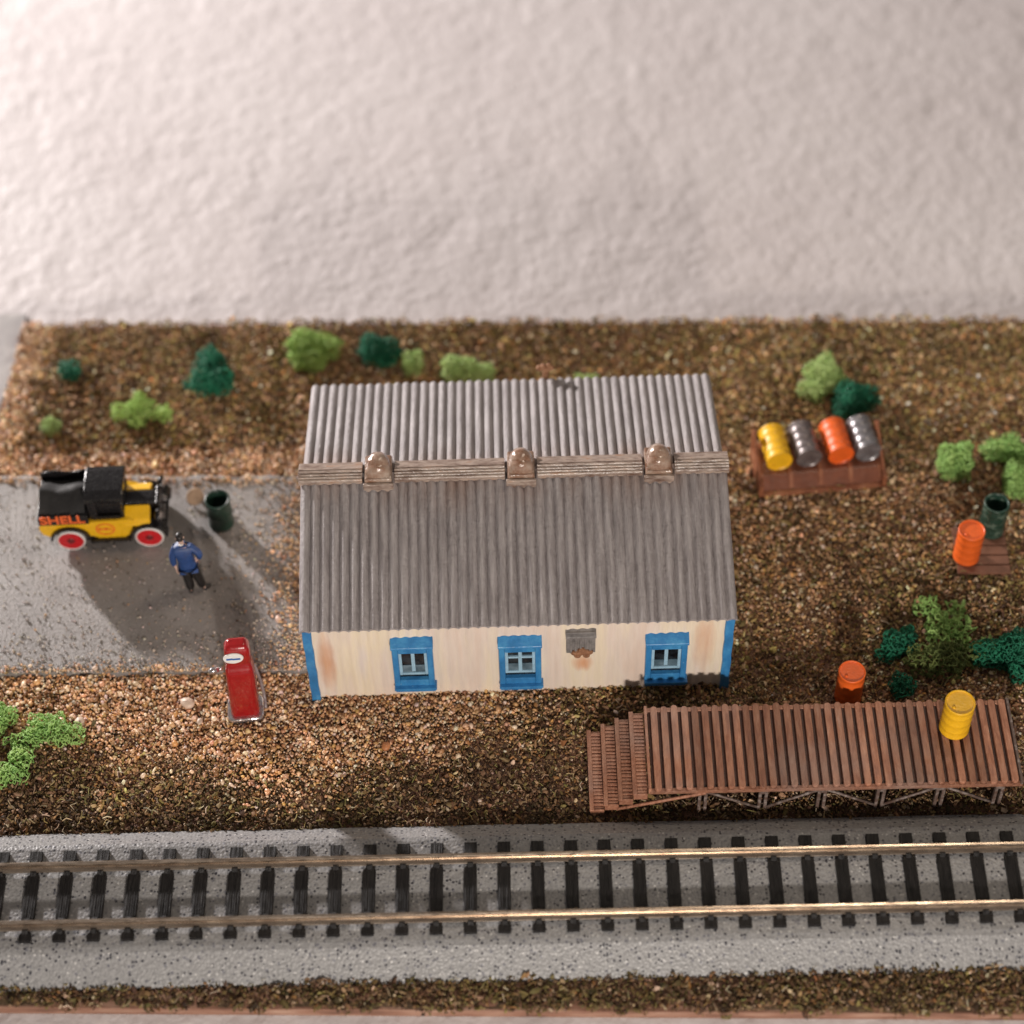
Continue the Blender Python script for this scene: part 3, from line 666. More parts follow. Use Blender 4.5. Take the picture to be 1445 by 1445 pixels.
# ------------------------------------------------------------------ barrels
def barrel_profile(r, h, rings=3, closed=True):
    p = [(r*0.93, 0), (r, 0.012), (r, 0.035), (r*0.965, 0.05)]
    for k in range(rings):
        z = h*(k+1)/(rings+1); p += [(r*0.965, z-0.032), (r*1.0, z-0.012), (r*1.0, z+0.012), (r*0.965, z+0.032)]
    p += [(r*0.95, h-0.05), (r, h-0.035), (r, h-0.008), (r*0.96, h)]
    if closed: p += [(r*0.90, h), (r*0.88, h-0.022)]
    else: p += [(r*0.84, h), (r*0.82, h-0.03), (r*0.80, h*0.12)]
    return p
def barrel(M, r, h, mat, label, group, rings=3, closed=True, name='barrel'):
    loc = M.to_translation(); M2 = Matrix.Translation(-loc)@M
    mb = MB(); mb.lathe(barrel_profile(r, h, rings, closed), M2, 32)
    if closed: mb.sphere((0, 0, 0), (0.028, 0.028, 0.018), 8, 0, M2@Matrix.Translation((-r*0.45, -r*0.35, h-0.02)))
    o = mb.build(name, mat, loc=loc); return tag(o, label, 'barrel', group)
orange = paint('orange_paint', (0.80, 0.13, 0.018), 0.42, 0.12, 10, 0.5)
yellow = paint('yellow_paint', (0.85, 0.47, 0.015), 0.40, 0.10, 10, 0.5)
silver = NT('worn_grey_metal'); silver.col(silver.ramp(silver.noise(10, 5, .7), [(0.3, (0.10, 0.09, 0.095)), (0.6, (0.26, 0.25, 0.26)), (0.8, (0.48, 0.46, 0.46))])); silver.set(rough=0.3, metal=0.35); silver = silver.m
brown_s = NT('worn_brownish_metal'); brown_s.col(brown_s.ramp(brown_s.noise(10, 5, .7), [(0.3, (0.08, 0.06, 0.06)), (0.6, (0.20, 0.17, 0.165)), (0.8, (0.40, 0.36, 0.35))])); brown_s.set(rough=0.35, metal=0.3); brown_s = brown_s.m
green = paint('dark_green_paint', (0.012, 0.032, 0.022), 0.32, 0.3, 10, 0.4)
gw = NT('worn_green_paint'); gw.col(gw.mix(gw.ramp(gw.noise(6, 5, 0.7), [(0.52, (0, 0, 0)), (0.70, (1, 1, 1))]), (0.014, 0.045, 0.03), (0.16, 0.22, 0.17))); gw.set(rough=0.4); gw = gw.m
G1 = 'steel barrels standing around the layout'
TR = Matrix.Translation
barrel(TR(at(1346, 1027, DZ)), 0.215, 0.66, yellow, 'yellow barrel standing on the slatted wooden platform', G1)
barrel(TR(at(1196, 984, 0.02)), 0.20, 0.68, orange, 'orange barrel standing behind the wooden platform', G1)
barrel(TR(at(1363, 785, 0.13)), 0.205, 0.66, orange, 'orange barrel standing on the small brown pallet', G1)
barrel(TR(at(1398, 748, 0.12)), 0.20, 0.68, gw, 'worn dark green open barrel standing at the back of the pallet', G1, 4, False)
barrel(TR(at(313, 738, 0.07)), 0.20, 0.60, green, 'dark green open barrel on the asphalt right of the truck', G1, 1, False)
# ------------------------------------------------------------------ pallet
pb = paint('reddish_brown_plastic', (0.20, 0.090, 0.055), 0.38, 0.2, 6, 0.3)
a_, b_ = at(1352, 809, 0.12), at(1427, 809, 0.12); pu_ = (b_-a_); PLn = pu_.length; pu_.normalize()
PD = (at(1352, 742, 0.12)-a_).y
pal = thing('pallet', Vector((a_.x, a_.y, 0)), math.atan2(pu_.y, pu_.x), 'small reddish brown pallet under an orange and a green barrel', 'pallet')
for k in range(5):
    y0 = PD*k/5; mb = MB(); mb.box((0, y0, 0.085), (PLn, y0+PD/5-0.025, 0.122)); mb.build('slat', pb, pal, bevel=0.008)
for xx in (0.04, PLn/2-0.05, PLn-0.14):
    mb = MB(); mb.box((xx, 0.01, 0.0), (xx+0.10, PD-0.03, 0.083)); mb.build('runner', pb, pal, bevel=0.006)
# ------------------------------------------------------------------ barrel rack with four lying barrels
br_ = NT('glossy_red_brown_plastic'); br_.col(br_.ramp(br_.noise(5, 4), [(0.3, (0.17, 0.055, 0.028)), (0.6, (0.31, 0.12, 0.06)), (0.8, (0.40, 0.20, 0.12))])); br_.bump(br_.noise(9, 3), .3, .02); br_.set(rough=0.33, spec=0.4); br_ = br_.m
ra, rb = at(1070, 704), at(1250, 689); ru = (rb-ra); RL = ru.length; ru.normalize(); RAN = math.atan2(ru.y, ru.x); rv = Vector((-ru.y, ru.x, 0))
rack = thing('barrel_rack', ra, RAN, 'glossy brown rack holding a row of four lying barrels', 'barrel rack')
RD = 0.92
for xx in (0.0, RL-0.07):
    mb = MB(); mb.box((xx, 0.0, 0), (xx+0.07, RD, 0.30)); mb.build('side_panel', br_, rack, bevel=0.012)
    mb = MB(); mb.box((xx, RD-0.085, 0.30), (xx+0.07, RD, 0.62)); mb.build('post', br_, rack, bevel=0.012)
    mb = MB(); mb.prism([(0.15, 0.30), (0.22, 0.30), (RD-0.085, 0.56), (RD-0.085, 0.62)], 'x', xx+0.012, xx+0.058); mb.build('brace', br_, rack, bevel=0.008)
mb = MB(); mb.box((0.07, 0.0, 0.0), (RL-0.07, 0.09, 0.075)); mb.build('front_rail', br_, rack, bevel=0.015)
mb = MB(); mb.prism([(0.09, 0.01), (0.09, 0.06), (0.28, 0.23), (RD-0.1, 0.235), (RD-0.1, 0.03)], 'x', 0.07, RL-0.07); mb.build('tray', paint('deep_brown_plastic', (0.19, 0.065, 0.034), 0.34, 0.3, 6, 0.3), rack, bevel=0.01)
NB = 4; pitch = (RL-0.14)/NB
for k in range(NB+1):
    xx = 0.07+pitch*k; mb = MB(); mb.prism([(0.09, 0.09), (0.27, 0.275), (RD-0.09, 0.275), (RD-0.09, 0.03)], 'x', xx-0.035 if k else xx, xx+0.035 if k < NB else xx); mb.build('divider', br_, rack, bevel=0.008)
mb = MB(); mb.box((0.07, RD-0.088, 0.02), (RL-0.07, RD-0.002, 0.27)); mb.build('back_rail', br_, rack, bevel=0.01)
bx = [1100, 1142, 1187, 1226]; by_ = [655, 650, 646, 642]
for k, (mat, lab) in enumerate([(yellow, 'yellow barrel lying at the left end of the brown rack'), (brown_s, 'brownish grey barrel lying between the yellow and orange ones on the rack'),
                                (orange, 'orange barrel lying on the brown rack between two grey ones'), (silver, 'shiny grey barrel lying at the right end of the brown rack')]):
    cz = 0.42; e = at(bx[k], by_[k]-4, cz)
    M_ = TR(e)@Matrix.Rotation(RAN+R([3, 4, 4, 5][k]), 4, 'Z')@Matrix.Rotation(R(-90), 4, 'X')@TR((0, 0, 0))
    M_ = M_@TR((0, 0, 0.64))@Matrix.Rotation(R(180), 4, 'X')
    barrel(M_, 0.21, 0.66, mat, lab, 'barrels lying on the rack')

# ------------------------------------------------------------------ lid on the asphalt
tan = paint('tan_paint', (0.42, 0.28, 0.18), 0.5, 0.15, 8, 0.4)
q = at(277, 706, 0.08); mb = MB(); Ml = Matrix.Rotation(R(-22), 4, 'Z')@Matrix.Rotation(R(28), 4, 'X')
mb.lathe([(0.13, 0), (0.145, 0.01), (0.145, 0.035), (0.13, 0.045)], TR((0, 0, 0.09))@Ml, 28)
mb.tube([(0, 0.09, -0.01), (0, 0.05, 0.10)], 0.03, 6)
tag(mb.build('lid', tan, loc=q), 'round tan lid propped up beside the dark green barrel', 'lid')

# ------------------------------------------------------------------ petrol pump
red = paint('glossy_red_paint', (0.34, 0.010, 0.012), 0.2, 0.15, 7, 0.3, coat=0.5)
chrome = NT('bright_silver'); chrome.col((0.62, 0.58, 0.58)); chrome.bump(chrome.noise(12, 3), .5, .03); chrome.set(rough=0.2, metal=0.85); chrome = chrome.m
white = paint('white_paint', (0.78, 0.76, 0.74), 0.4, 0.06, 9)
dblue = paint('deep_blue_paint', (0.03, 0.12, 0.42), 0.4, 0.1, 9)
pp = at(347, 1000, 0.05)
pump = thing('petrol_pump', pp, R(6), 'glossy red petrol pump with white oval sign on a silver base', 'petrol pump')
mb = MB()  # rounded tapering column
def rrect(hx, hy, r, z, n=5):
    out = []
    for cx, cy, a0 in ((hx-r, hy-r, 0), (-hx+r, hy-r, 90), (-hx+r, -hy+r, 180), (hx-r, -hy+r, 270)):
        for k in range(n): a = R(a0+90*k/(n-1)); out.append((cx+r*math.cos(a), cy+r*math.sin(a), z))
    return out
def loft(mb, secs, mi=0):
    n = len(secs[0]); o = len(mb.v)
    for s_ in secs: mb.v += s_
    for i in range(len(secs)-1):
        for k in range(n): mb.f.append((o+i*n+k, o+i*n+(k+1) % n, o+(i+1)*n+(k+1) % n, o+(i+1)*n+k)); mb.mi.append(mi); mb.sm.append(True)
    mb.f.append(tuple(o+k for k in range(n))[::-1]); mb.f.append(tuple(o+(len(secs)-1)*n+k for k in range(n))); mb.mi += [mi]*2; mb.sm += [False]*2
sx = 0.03
def shift(sec, dx): return [(a+dx, b, c) for a, b, c in sec]
loft(mb, [shift(rrect(*q_[:3], q_[3]), q_[3]*0.03) for q_ in [(0.215, 0.18, 0.08, 0.03), (0.212, 0.18, 0.08, 0.10), (0.208, 0.175, 0.08, 0.6), (0.205, 0.17, 0.07, 1.10), (0.195, 0.14, 0.06, 1.19), (0.18, 0.10, 0.05, 1.26), (0.18, 0.10, 0.05, 1.31), (0.19, 0.125, 0.06, 1.36), (0.18, 0.12, 0.06, 1.60), (0.15, 0.09, 0.05, 1.68), (0.10, 0.05, 0.03, 1.70)]])
mb.build('column', red, pump)
mb = MB(); loft(mb, [rrect(0.27, 0.225, 0.10, -0.03), rrect(0.27, 0.225, 0.10, 0.02), rrect(0.255, 0.21, 0.10, 0.045)]); mb.build('base_plate', chrome, pump)
mb = MB(); Ms = TR((-0.01, -0.122, 1.50))@Matrix.Rotation(R(86), 4, 'X')
mb.lathe([(0.10, 0), (0.105, 0.012), (0.10, 0.03)], Ms@Matrix.Diagonal((1.4, 1.0, 1, 1)), 28); sign = mb.build('sign', white, pump)
mb = MB(); mb.box((-0.10, -0.012, 0), (-0.01, 0.016, 0.010), M=Ms@TR((0, 0, 0.03))); mb.box((-0.01, -0.018, 0), (0.10, 0.008, 0.010), M=Ms@TR((0, 0, 0.03))); mb.build('sign_mark', dblue, sign)
mb = MB(); mb.tube([(-0.27, 0.02, 1.05), (-0.36, 0.0, 1.05), (-0.42, -0.01, 1.03)], [0.04, 0.05, 0.035], 10); mb.tube([(-0.22, 0.02, 1.05), (-0.28, 0.02, 1.05)], 0.03, 8); mb.build('nozzle', chrome, pump)
hs = paint('grey_hose', (0.25, 0.20, 0.20), 0.35, .2, 9); mb = MB()
mb.tube([(0.10, 0.16, 1.1), (0.22, 0.20, 0.8), (0.27, 0.18, 0.45), (0.29, 0.12, 0.2), (0.30, 0.02, 0.08), (0.30, -0.06, 0.06)], 0.024, 8); mb.build('hose', hs, pump)

# ------------------------------------------------------------------ old delivery truck
wa, wb = at(104, 776, 0.07), at(214, 771, 0.07); tu_ = (wb-wa); WBs = tu_.length; tu_.normalize(); tvv_ = Vector((-tu_.y, tu_.x, 0))
TW = 0.46
torg = (wa+wb)/2+tvv_*TW; hb = WBs/2
truck = thing('delivery_truck', torg, math.atan2(tu_.y, tu_.x), 'old yellow and black delivery truck with red wheels and orange lettering', 'truck')
ty = paint('truck_yellow', (0.82, 0.46, 0.012), 0.28, 0.08, 8, 0.25, coat=0.3); tb_ = paint('truck_black', (0.012, 0.011, 0.012), 0.26, 0.3, 9, 0.5)
tor = paint('orange_lettering', (0.80, 0.14, 0.03), 0.4, 0.1, 12, 0.1); tred = paint('truck_red', (0.52, 0.012, 0.018), 0.3, 0.2, 12, 0.3)
shade_red = paint('shaded_red_paint', (0.16, 0.008, 0.01), 0.4, 0.3, 12, 0.2)
wr = 0.225
def arch(xc, r, z0, n=9): return [(xc+r*math.cos(PI-PI*k/(n-1)), max(z0, wr+0.02+r*math.sin(PI-PI*k/(n-1))*0.80)) for k in range(n)]
side = [(-hb-0.42, 0.33), (-hb-0.27, 0.22)]+arch(-hb, 0.27, 0.22)+[(-hb+0.34, 0.25), (-hb+0.44, 0.19), (hb-0.38, 0.19), (hb-0.28, 0.27), (hb-0.24, 0.42)]
top_ = [(hb-0.18, 0.58), (hb-0.30, 0.60), (-hb-0.44, 0.57), (-hb-0.46, 0.45)]
mb = MB(); mb.prism(side+top_, 'y', -0.40, 0.40); body = mb.build('body', ty, truck, bevel=0.02)
for sy_ in (-1, 1):
    for xc, r0 in ((-hb, 0.31), (hb, 0.30)):   # mudguards
        mb = MB(); pts = []; n = 12
        for k in range(n+1): a = R(-2)+R(184)*k/n; pts.append((xc+r0*math.cos(a), wr+0.02+r0*0.86*math.sin(a)))
        inner = [(xc+(p[0]-xc)*0.86, wr+0.02+(p[1]-wr-0.02)*0.86) for p in pts]
        mb.prism(pts+inner[::-1], 'y', sy_*0.38-0.09, sy_*0.38+0.09, 0); mb.build('mudguard', tb_, truck, bevel=0.012)
    mb = MB(); mb.box((-hb+0.30, sy_*0.42-0.05, 0.16), (hb-0.28, sy_*0.42+0.05, 0.20)); mb.build('running_board', tb_, truck, bevel=0.01)
mb = MB(); mb.box((-hb-0.38, -0.28, 0.17), (hb+0.16, 0.28, 0.24)); mb.build('chassis', tb_, truck)
# cargo box, open top
x0c, x1c = -hb-0.44, -hb+0.34; zc0, zc1 = 0.575, 0.90
mb = MB()
def wavy(x): return zc1+0.02*math.sin(x*13)
for sy_ in (-1, 1):
    zc1 = 0.76 if sy_ < 0 else 0.90
    n = 12; poly = [(x0c, zc0), (x1c, zc0)]+[(x1c-(x1c-x0c)*k/n, wavy(x1c-(x1c-x0c)*k/n)) for k in range(n+1)]
    mb.prism(poly, 'y', sy_*0.40-0.02, sy_*0.40+0.02)
mb.box((x0c, -0.38, zc0), (x0c+0.04, 0.38, 0.75)); mb.box((x1c-0.04, -0.38, zc0), (x1c, 0.38, 0.76)); mb.box((x0c+.04, -0.38, zc0), (x1c-.04, 0.38, zc0+0.14))
cargo = mb.build('cargo_box', tb_, truck, bevel=0.01)
mb = MB(); g = 12
for j in range(g+1):
    for i in range(g+1):
        x = x0c+0.042+(x1c-x0c-0.084)*i/g; y = -0.378+0.756*j/g; pk = max(0.0, 1-abs(y+0.02)/0.36)
        mb.v.append((x, y, 0.725+0.27*pk**0.8*(0.92+0.10*math.sin(x*11))+0.03*noise.noise(Vector((x*6, y*6, 1)))))
mb.f = [(j*(g+1)+i, j*(g+1)+i+1, (j+1)*(g+1)+i+1, (j+1)*(g+1)+i) for j in range(g) for i in range(g)]; mb.mi = [0]*len(mb.f); mb.sm = [True]*len(mb.f)
mb.build('load', paint('black_load', (0.012, 0.011, 0.011), 0.7, 0.3, 9, 0.4), cargo)
def text(body_, size, loc, rot, mat, parent, ext=0.006, off=0.0, sxx=1.0, name='lettering'):
    cu = bpy.data.curves.new(name, 'FONT'); cu.body = body_; cu.size = size; cu.extrude = ext; cu.offset = off; cu.align_x = 'CENTER'; cu.align_y = 'CENTER'
    cu.materials.append(mat); tmp = bpy.data.objects.new('tmp', cu); C.objects.link(tmp); bpy.context.view_layer.update()
    me = bpy.data.meshes.new_from_object(tmp.evaluated_get(bpy.context.evaluated_depsgraph_get())); bpy.data.objects.remove(tmp); me.name = name
    o = bpy.data.objects.new(name, me); C.objects.link(o); o.parent = parent; o.location = loc; o.rotation_euler = rot; o.scale = (sxx, 1, 1); return o
text('SHELL', 0.25, ((x0c+x1c)/2-0.01, -0.426, zc0+0.125), (R(90), 0, 0), tor, cargo, 0.006, 0.007, 1.04)
mb = MB(); Me = TR((-0.05, -0.404, 0.415))@Matrix.Rotation(R(90), 4, 'X')
ring = [(0.150*math.cos(2*PI*k/28), 0.135*math.sin(2*PI*k/28)) for k in range(28)]; rin = [(x*0.86, y*0.86) for x, y in ring]
vs = [Me@Vector((x, y, 0)) for x, y in ring]+[Me@Vector((x, y, 0)) for x, y in rin]+[Me@Vector((x, y, 0.006)) for x, y in ring]+[Me@Vector((x, y, 0.006)) for x, y in rin]
fs = []
for k in range(28):
    k2 = (k+1) % 28; fs += [(56+k, 56+k2, 84+k2, 84+k), (k, k2, 56+k2, 56+k), (28+k2, 28+k, 84+k, 84+k2), (k2, k, 28+k, 28+k2)]
mb.add(vs, fs); emb = mb.build('emblem', tor, body)
text('SHELL', 0.078, (-0.05, -0.407, 0.415), (R(90), 0, 0), tor, emb, 0.003, 0.002, 1.1)
# cab
xa, xb = x1c+0.01, x1c+0.55; ct = 1.13
mb = MB()
mb.box((xa, -0.345, 0.585), (xa+0.05, 0.345, ct-0.10)); mb.box((xb-0.05, -0.34, 0.585), (xb, 0.34, 0.74))
for sy_ in (-1, 1):
    mb.box((xa+.05, sy_*0.335-0.02, 0.585), (xb-.05, sy_*0.335+0.02, 0.66)); mb.box((xa+.05, sy_*0.335-0.02, 0.66), (xa+0.13, sy_*0.335+0.02, ct-0.10))
    mb.box((xb-0.06, sy_*0.330-0.02, 0.74), (xb-.01, sy_*0.330+0.02, ct-0.10)); mb.box((xa+.13, sy_*0.335-0.02, ct-0.19), (xb-0.06, sy_*0.335+0.02, ct-0.10))
mb.box((xa+0.05, -0.27, 0.585), (xb-0.05, 0.27, 0.98))
cabo = mb.build('cab', tb_, truck, bevel=0.012)
mb = MB(); n = 8; secs = []
poly = [(-0.355, ct-0.16), (0.355, ct-0.16)]+[(0.355*math.copysign(abs(math.cos(PI*k/n))**0.6, math.cos(PI*k/n)), ct-0.12+0.12*math.sin(PI*k/n)) for k in range(n+1)]
mb.prism(poly, 'x', xa-0.03, xb+0.03); mb.build('cab_roof', tb_, cabo, bevel=0.015)
mb = MB(); mb.box((xb-0.03, -0.31, 0.74), (xb-0.015, 0.31, ct-0.11)); mb.build('windscreen', glass, cabo)
# bonnet, radiator, lamps
x0h, x1h = xb, hb+0.14
mb = MB(); mb.prism([(-0.135, 0.55), (0.135, 0.55), (0.135, 0.68), (0.08, 0.73), (-0.08, 0.73), (-0.135, 0.68)], 'x', x0h, x1h); mb.build('bonnet', tb_, truck, bevel=0.02)
for sy_ in (-1, 1):
    mb = MB(); mb.prism([(sy_*0.14, 0.50), (sy_*0.42, 0.46), (sy_*0.36, 0.58), (sy_*0.15, 0.68)][::sy_], 'x', x0h-0.04, x1h-0.09); mb.build('bonnet_side', ty, truck, bevel=0.025)
mb = MB(); mb.box((x1h, -0.19, 0.34), (x1h+0.06, 0.19, 0.73)); mb.build('radiator', tb_, truck, bevel=0.015)
for sy_ in (-1, 1):
    mb = MB(); mb.lathe([(0.03, 0), (0.10, 0.03), (0.125, 0.09), (0.105, 0.105)], TR((x1h-0.02, sy_*0.33, 0.60))@Matrix.Rotation(R(90), 4, 'Y'), 18); hl = mb.build('headlight', tb_, truck)
    mb = MB(); mb.sphere((x1h+0.08, sy_*0.33, 0.60), (0.025, 0.08, 0.08), 14); mb.build('lens', chrome, hl)
mb = MB(); mb.box((x1h+0.10, -0.42, 0.27), (x1h+0.14, 0.42, 0.33)); mb.box((x1h+0.04, -0.2, 0.28), (x1h+0.10, -0.16, 0.32)); mb.box((x1h+0.04, 0.16, 0.28), (x1h+0.10, 0.2, 0.32)); mb.build('bumper', tb_, truck, bevel=0.01)
for xc in (-hb, hb):
    for sy_ in (-1, 1):
        Mw = TR((xc, sy_*0.42, wr))@Matrix.Rotation(R(-90*sy_), 4, 'X')
        mb = MB(); mb.lathe([(0.10, -0.04), (wr-0.01, -0.04), (wr, -0.02), (wr, 0.025), (wr-0.008, 0.045), (wr-0.024, 0.05), (wr-0.03, 0.0)], Mw, 30, cap=False)
        wh = mb.build('wheel', white, truck)
        mb = MB(); mb.lathe([(wr-0.028, 0.04), (wr-0.042, 0.032), (0.09, -0.01), (0.075, 0.02), (0.06, 0.03), (0.01, 0.034)], Mw, 26); rim = mb.build('rim', tred, wh)
        mb = MB(); mb.lathe([(0.068, 0.03), (0.06, 0.046), (0.02, 0.052)], Mw, 16); mb.build('hub', shade_red, wh)  # hub coloured darker than the rim to stand for shade in the wheel dish

# ------------------------------------------------------------------ person
def skin_obj(name, chains, mat, parent, sub=2):
    me = bpy.data.meshes.new(name); vs = []; es = []; rad = []
    for ch in chains:
        prev = ch.get('root'); pts = ch['p']
        for p in pts:
            vs.append(p[:3]); rad.append(p[3] if isinstance(p[3], tuple) else (p[3], p[3])); i = len(vs)-1
            if prev is not None: es.append((prev, i))
            prev = i
        ch['ids'] = None
    me.from_pydata(vs, es, []); me.materials.append(mat); o = bpy.data.objects.new(name, me); C.objects.link(o); o.parent = parent
    md = o.modifiers.new('skin', 'SKIN'); md.use_smooth_shade = True
    for i, sv in enumerate(me.skin_vertices[0].data): sv.radius = rad[i]; sv.use_root = (i == 0)
    ss = o.modifiers.new('sub', 'SUBSURF'); ss.levels = sub; ss.render_levels = sub
    return o
skin = paint('skin_paint', (0.62, 0.42, 0.34), 0.45, 0.1, 12); jk = paint('blue_jacket_paint', (0.016, 0.055, 0.19), 0.5, 0.3, 7, 0.4)
trs = paint('black_trouser_paint', (0.012, 0.011, 0.011), 0.4, 0.3, 8, 0.4); hair = paint('black_hair_paint', (0.012, 0.010, 0.010), 0.45, 0.2, 9)
pe = at(277, 834, 0.075)
man = thing('person', pe, R(8), 'man in blue jacket and black trousers standing with his back to the camera', 'person', None)
man.scale = (0.68, 0.72, 0.75); man.rotation_euler = (R(-3), R(-4), R(8))
# metres; faces +y (away from camera)
K = []
def idx(ch): pass
verts = []; 
def body_chains():
    P = [(0, 0, 0.92, (.13, .10))]; E = []
    def add(parent, pts):
        for p in pts: P.append(p); E.append((parent, len(P)-1)); parent = len(P)-1
        return parent
    ch = add(0, [(0, 0, 1.12, (.12, .10)), (0, 0.01, 1.34, (.15, .10)), (0, 0.02, 1.45, (.07, .07)), (0, 0.05, 1.53, (.058, .06))])
    chest = ch-2
    add(ch, [(0, 0.07, 1.60, (.078, .09)), (0, 0.075, 1.67, (.075, .088)), (0, 0.07, 1.72, (.045, .055))])
    for s_ in (-1, 1):
        if s_ < 0: arm = [(-.17, 0, 1.38, .06), (-.25, -.02, 1.14, .045), (-.265, -.04, 0.90, .033), (-.262, -.04, 0.85, (.022, .035)), (-.262, -.04, 0.79, (.018, .042))]
        else: arm = [(.17, 0, 1.38, .06), (.33, -.06, 1.20, .045), (.25, 0.02, 0.98, .033), (.22, .04, 0.93, (.022, .035)), (.19, .05, 0.89, (.018, .042))]
        hnd = add(chest, arm); hx, hy, hz = P[hnd][:3]
        for k in range(4):
            oy = -0.033+0.022*k; L = (.065, .08, .075, .055)[k]
            add(hnd, [(hx, hy+oy, hz-0.035, .010), (hx+0.008*-s_, hy+oy, hz-0.035-L*.55, .009), (hx+0.022*-s_, hy+oy, hz-0.035-L, .007)])
        add(hnd-1, [(hx+.005, hy+0.045, hz+0.02, .011), (hx-.01*s_, hy+0.06, hz-0.03, .009)])
        hip = add(0, [(s_*.09, 0, .84, .085)])
        if s_ < 0: add(hip, [(-.10, .02, .48, .055), (-.10, -.02, .10, .04), (-.10, 0.02, .045, .04), (-.11, 0.13, .03, .032)])
        else: add(hip, [(.14, .02, .48, .055), (.20, .0, .10, .04), (.21, 0.02, .045, .04), (.30, 0.08, .03, .032)])
    return P, E
Pb, Eb = body_chains()
def skin2(name, P, E, mat, parent, sub=2):
    me = bpy.data.meshes.new(name); me.from_pydata([p[:3] for p in P], E, []); me.materials.append(mat)
    o = bpy.data.objects.new(name, me); C.objects.link(o); o.parent = parent
    md = o.modifiers.new('skin', 'SKIN'); md.use_smooth_shade = True
    if not me.skin_vertices:
        bm = bmesh.new(); bm.from_mesh(me); bm.verts.layers.skin.verify(); bm.to_mesh(me); bm.free()
    for i, sv in enumerate(me.skin_vertices[0].data):
        r_ = P[i][3]; sv.radius = r_ if isinstance(r_, tuple) else (r_, r_); sv.use_root = (i == 0)
    ss = o.modifiers.new('sub', 'SUBSURF'); ss.levels = sub; ss.render_levels = sub; return o
skin2('body', Pb, Eb, skin, man)
mb = MB(); mb.sphere((0, 0.165, 1.63), (.016, .022, .026), 8); mb.sphere((-.085, .06, 1.63), (.014, .022, .032), 8); mb.sphere((.085, .06, 1.63), (.014, .022, .032), 8)
mb.box((-.028, .148, 1.572), (.028, .16, 1.582)); fc = mb.build('face', skin, man)
mb = MB(); mb.sphere((-.032, .152, 1.655), .011, 8); mb.sphere((.032, .152, 1.655), .011, 8); mb.build('eyes', hair, man)
mb = MB(); mb.sphere((0, 0.06, 1.675), (.092, .105, .075), 16); mb.sphere((0, 0.01, 1.63), (.08, .06, .055), 14); mb.build('hair', hair, man)
skin2('jacket', [(0, 0, .90, (.21, .15)), (0, 0, 1.10, (.21, .16)), (0, .005, 1.30, (.24, .16)), (0, .02, 1.42, (.17, .12)), (0, .03, 1.49, (.075, .08)),
                 (-.20, 0, 1.36, .10), (-.28, -.02, 1.14, .085), (-.285, -.035, .93, .065), (.20, 0, 1.36, .10), (.345, -.06, 1.18, .085), (.285, 0.0, 1.0, .065), (0, 0, .84, (.22, .155))],
      [(0, 1), (1, 2), (2, 3), (3, 4), (2, 5), (5, 6), (6, 7), (2, 8), (8, 9), (9, 10), (0, 11)], jk, man)
skin2('trousers', [(0, 0, .90, (.17, .13)), (-.09, 0, .78, .14), (-.09, .02, .48, .12), (-.09, -.02, .09, .10), (.10, 0, .78, .14), (.135, .02, .48, .12), (.18, 0, .09, .095)],
      [(0, 1), (1, 2), (2, 3), (0, 4), (4, 5), (5, 6)], trs, man)
for pts in ([(-.105, -.03, .05), (-.105, .03, .05), (-.115, .14, .035)], [(.19, -.02, .05), (.23, .03, .05), (.33, .09, .035)]):
    mb = MB(); mb.tube(pts, [.05, .058, .045], 10); mb.build('shoe', trs, man)
mb = MB(); mb.tube([(-.05, -.05, 1.535), (0, -.065, 1.53), (.05, -.05, 1.535)], 0.018, 6); mb.build('collar', white, man)

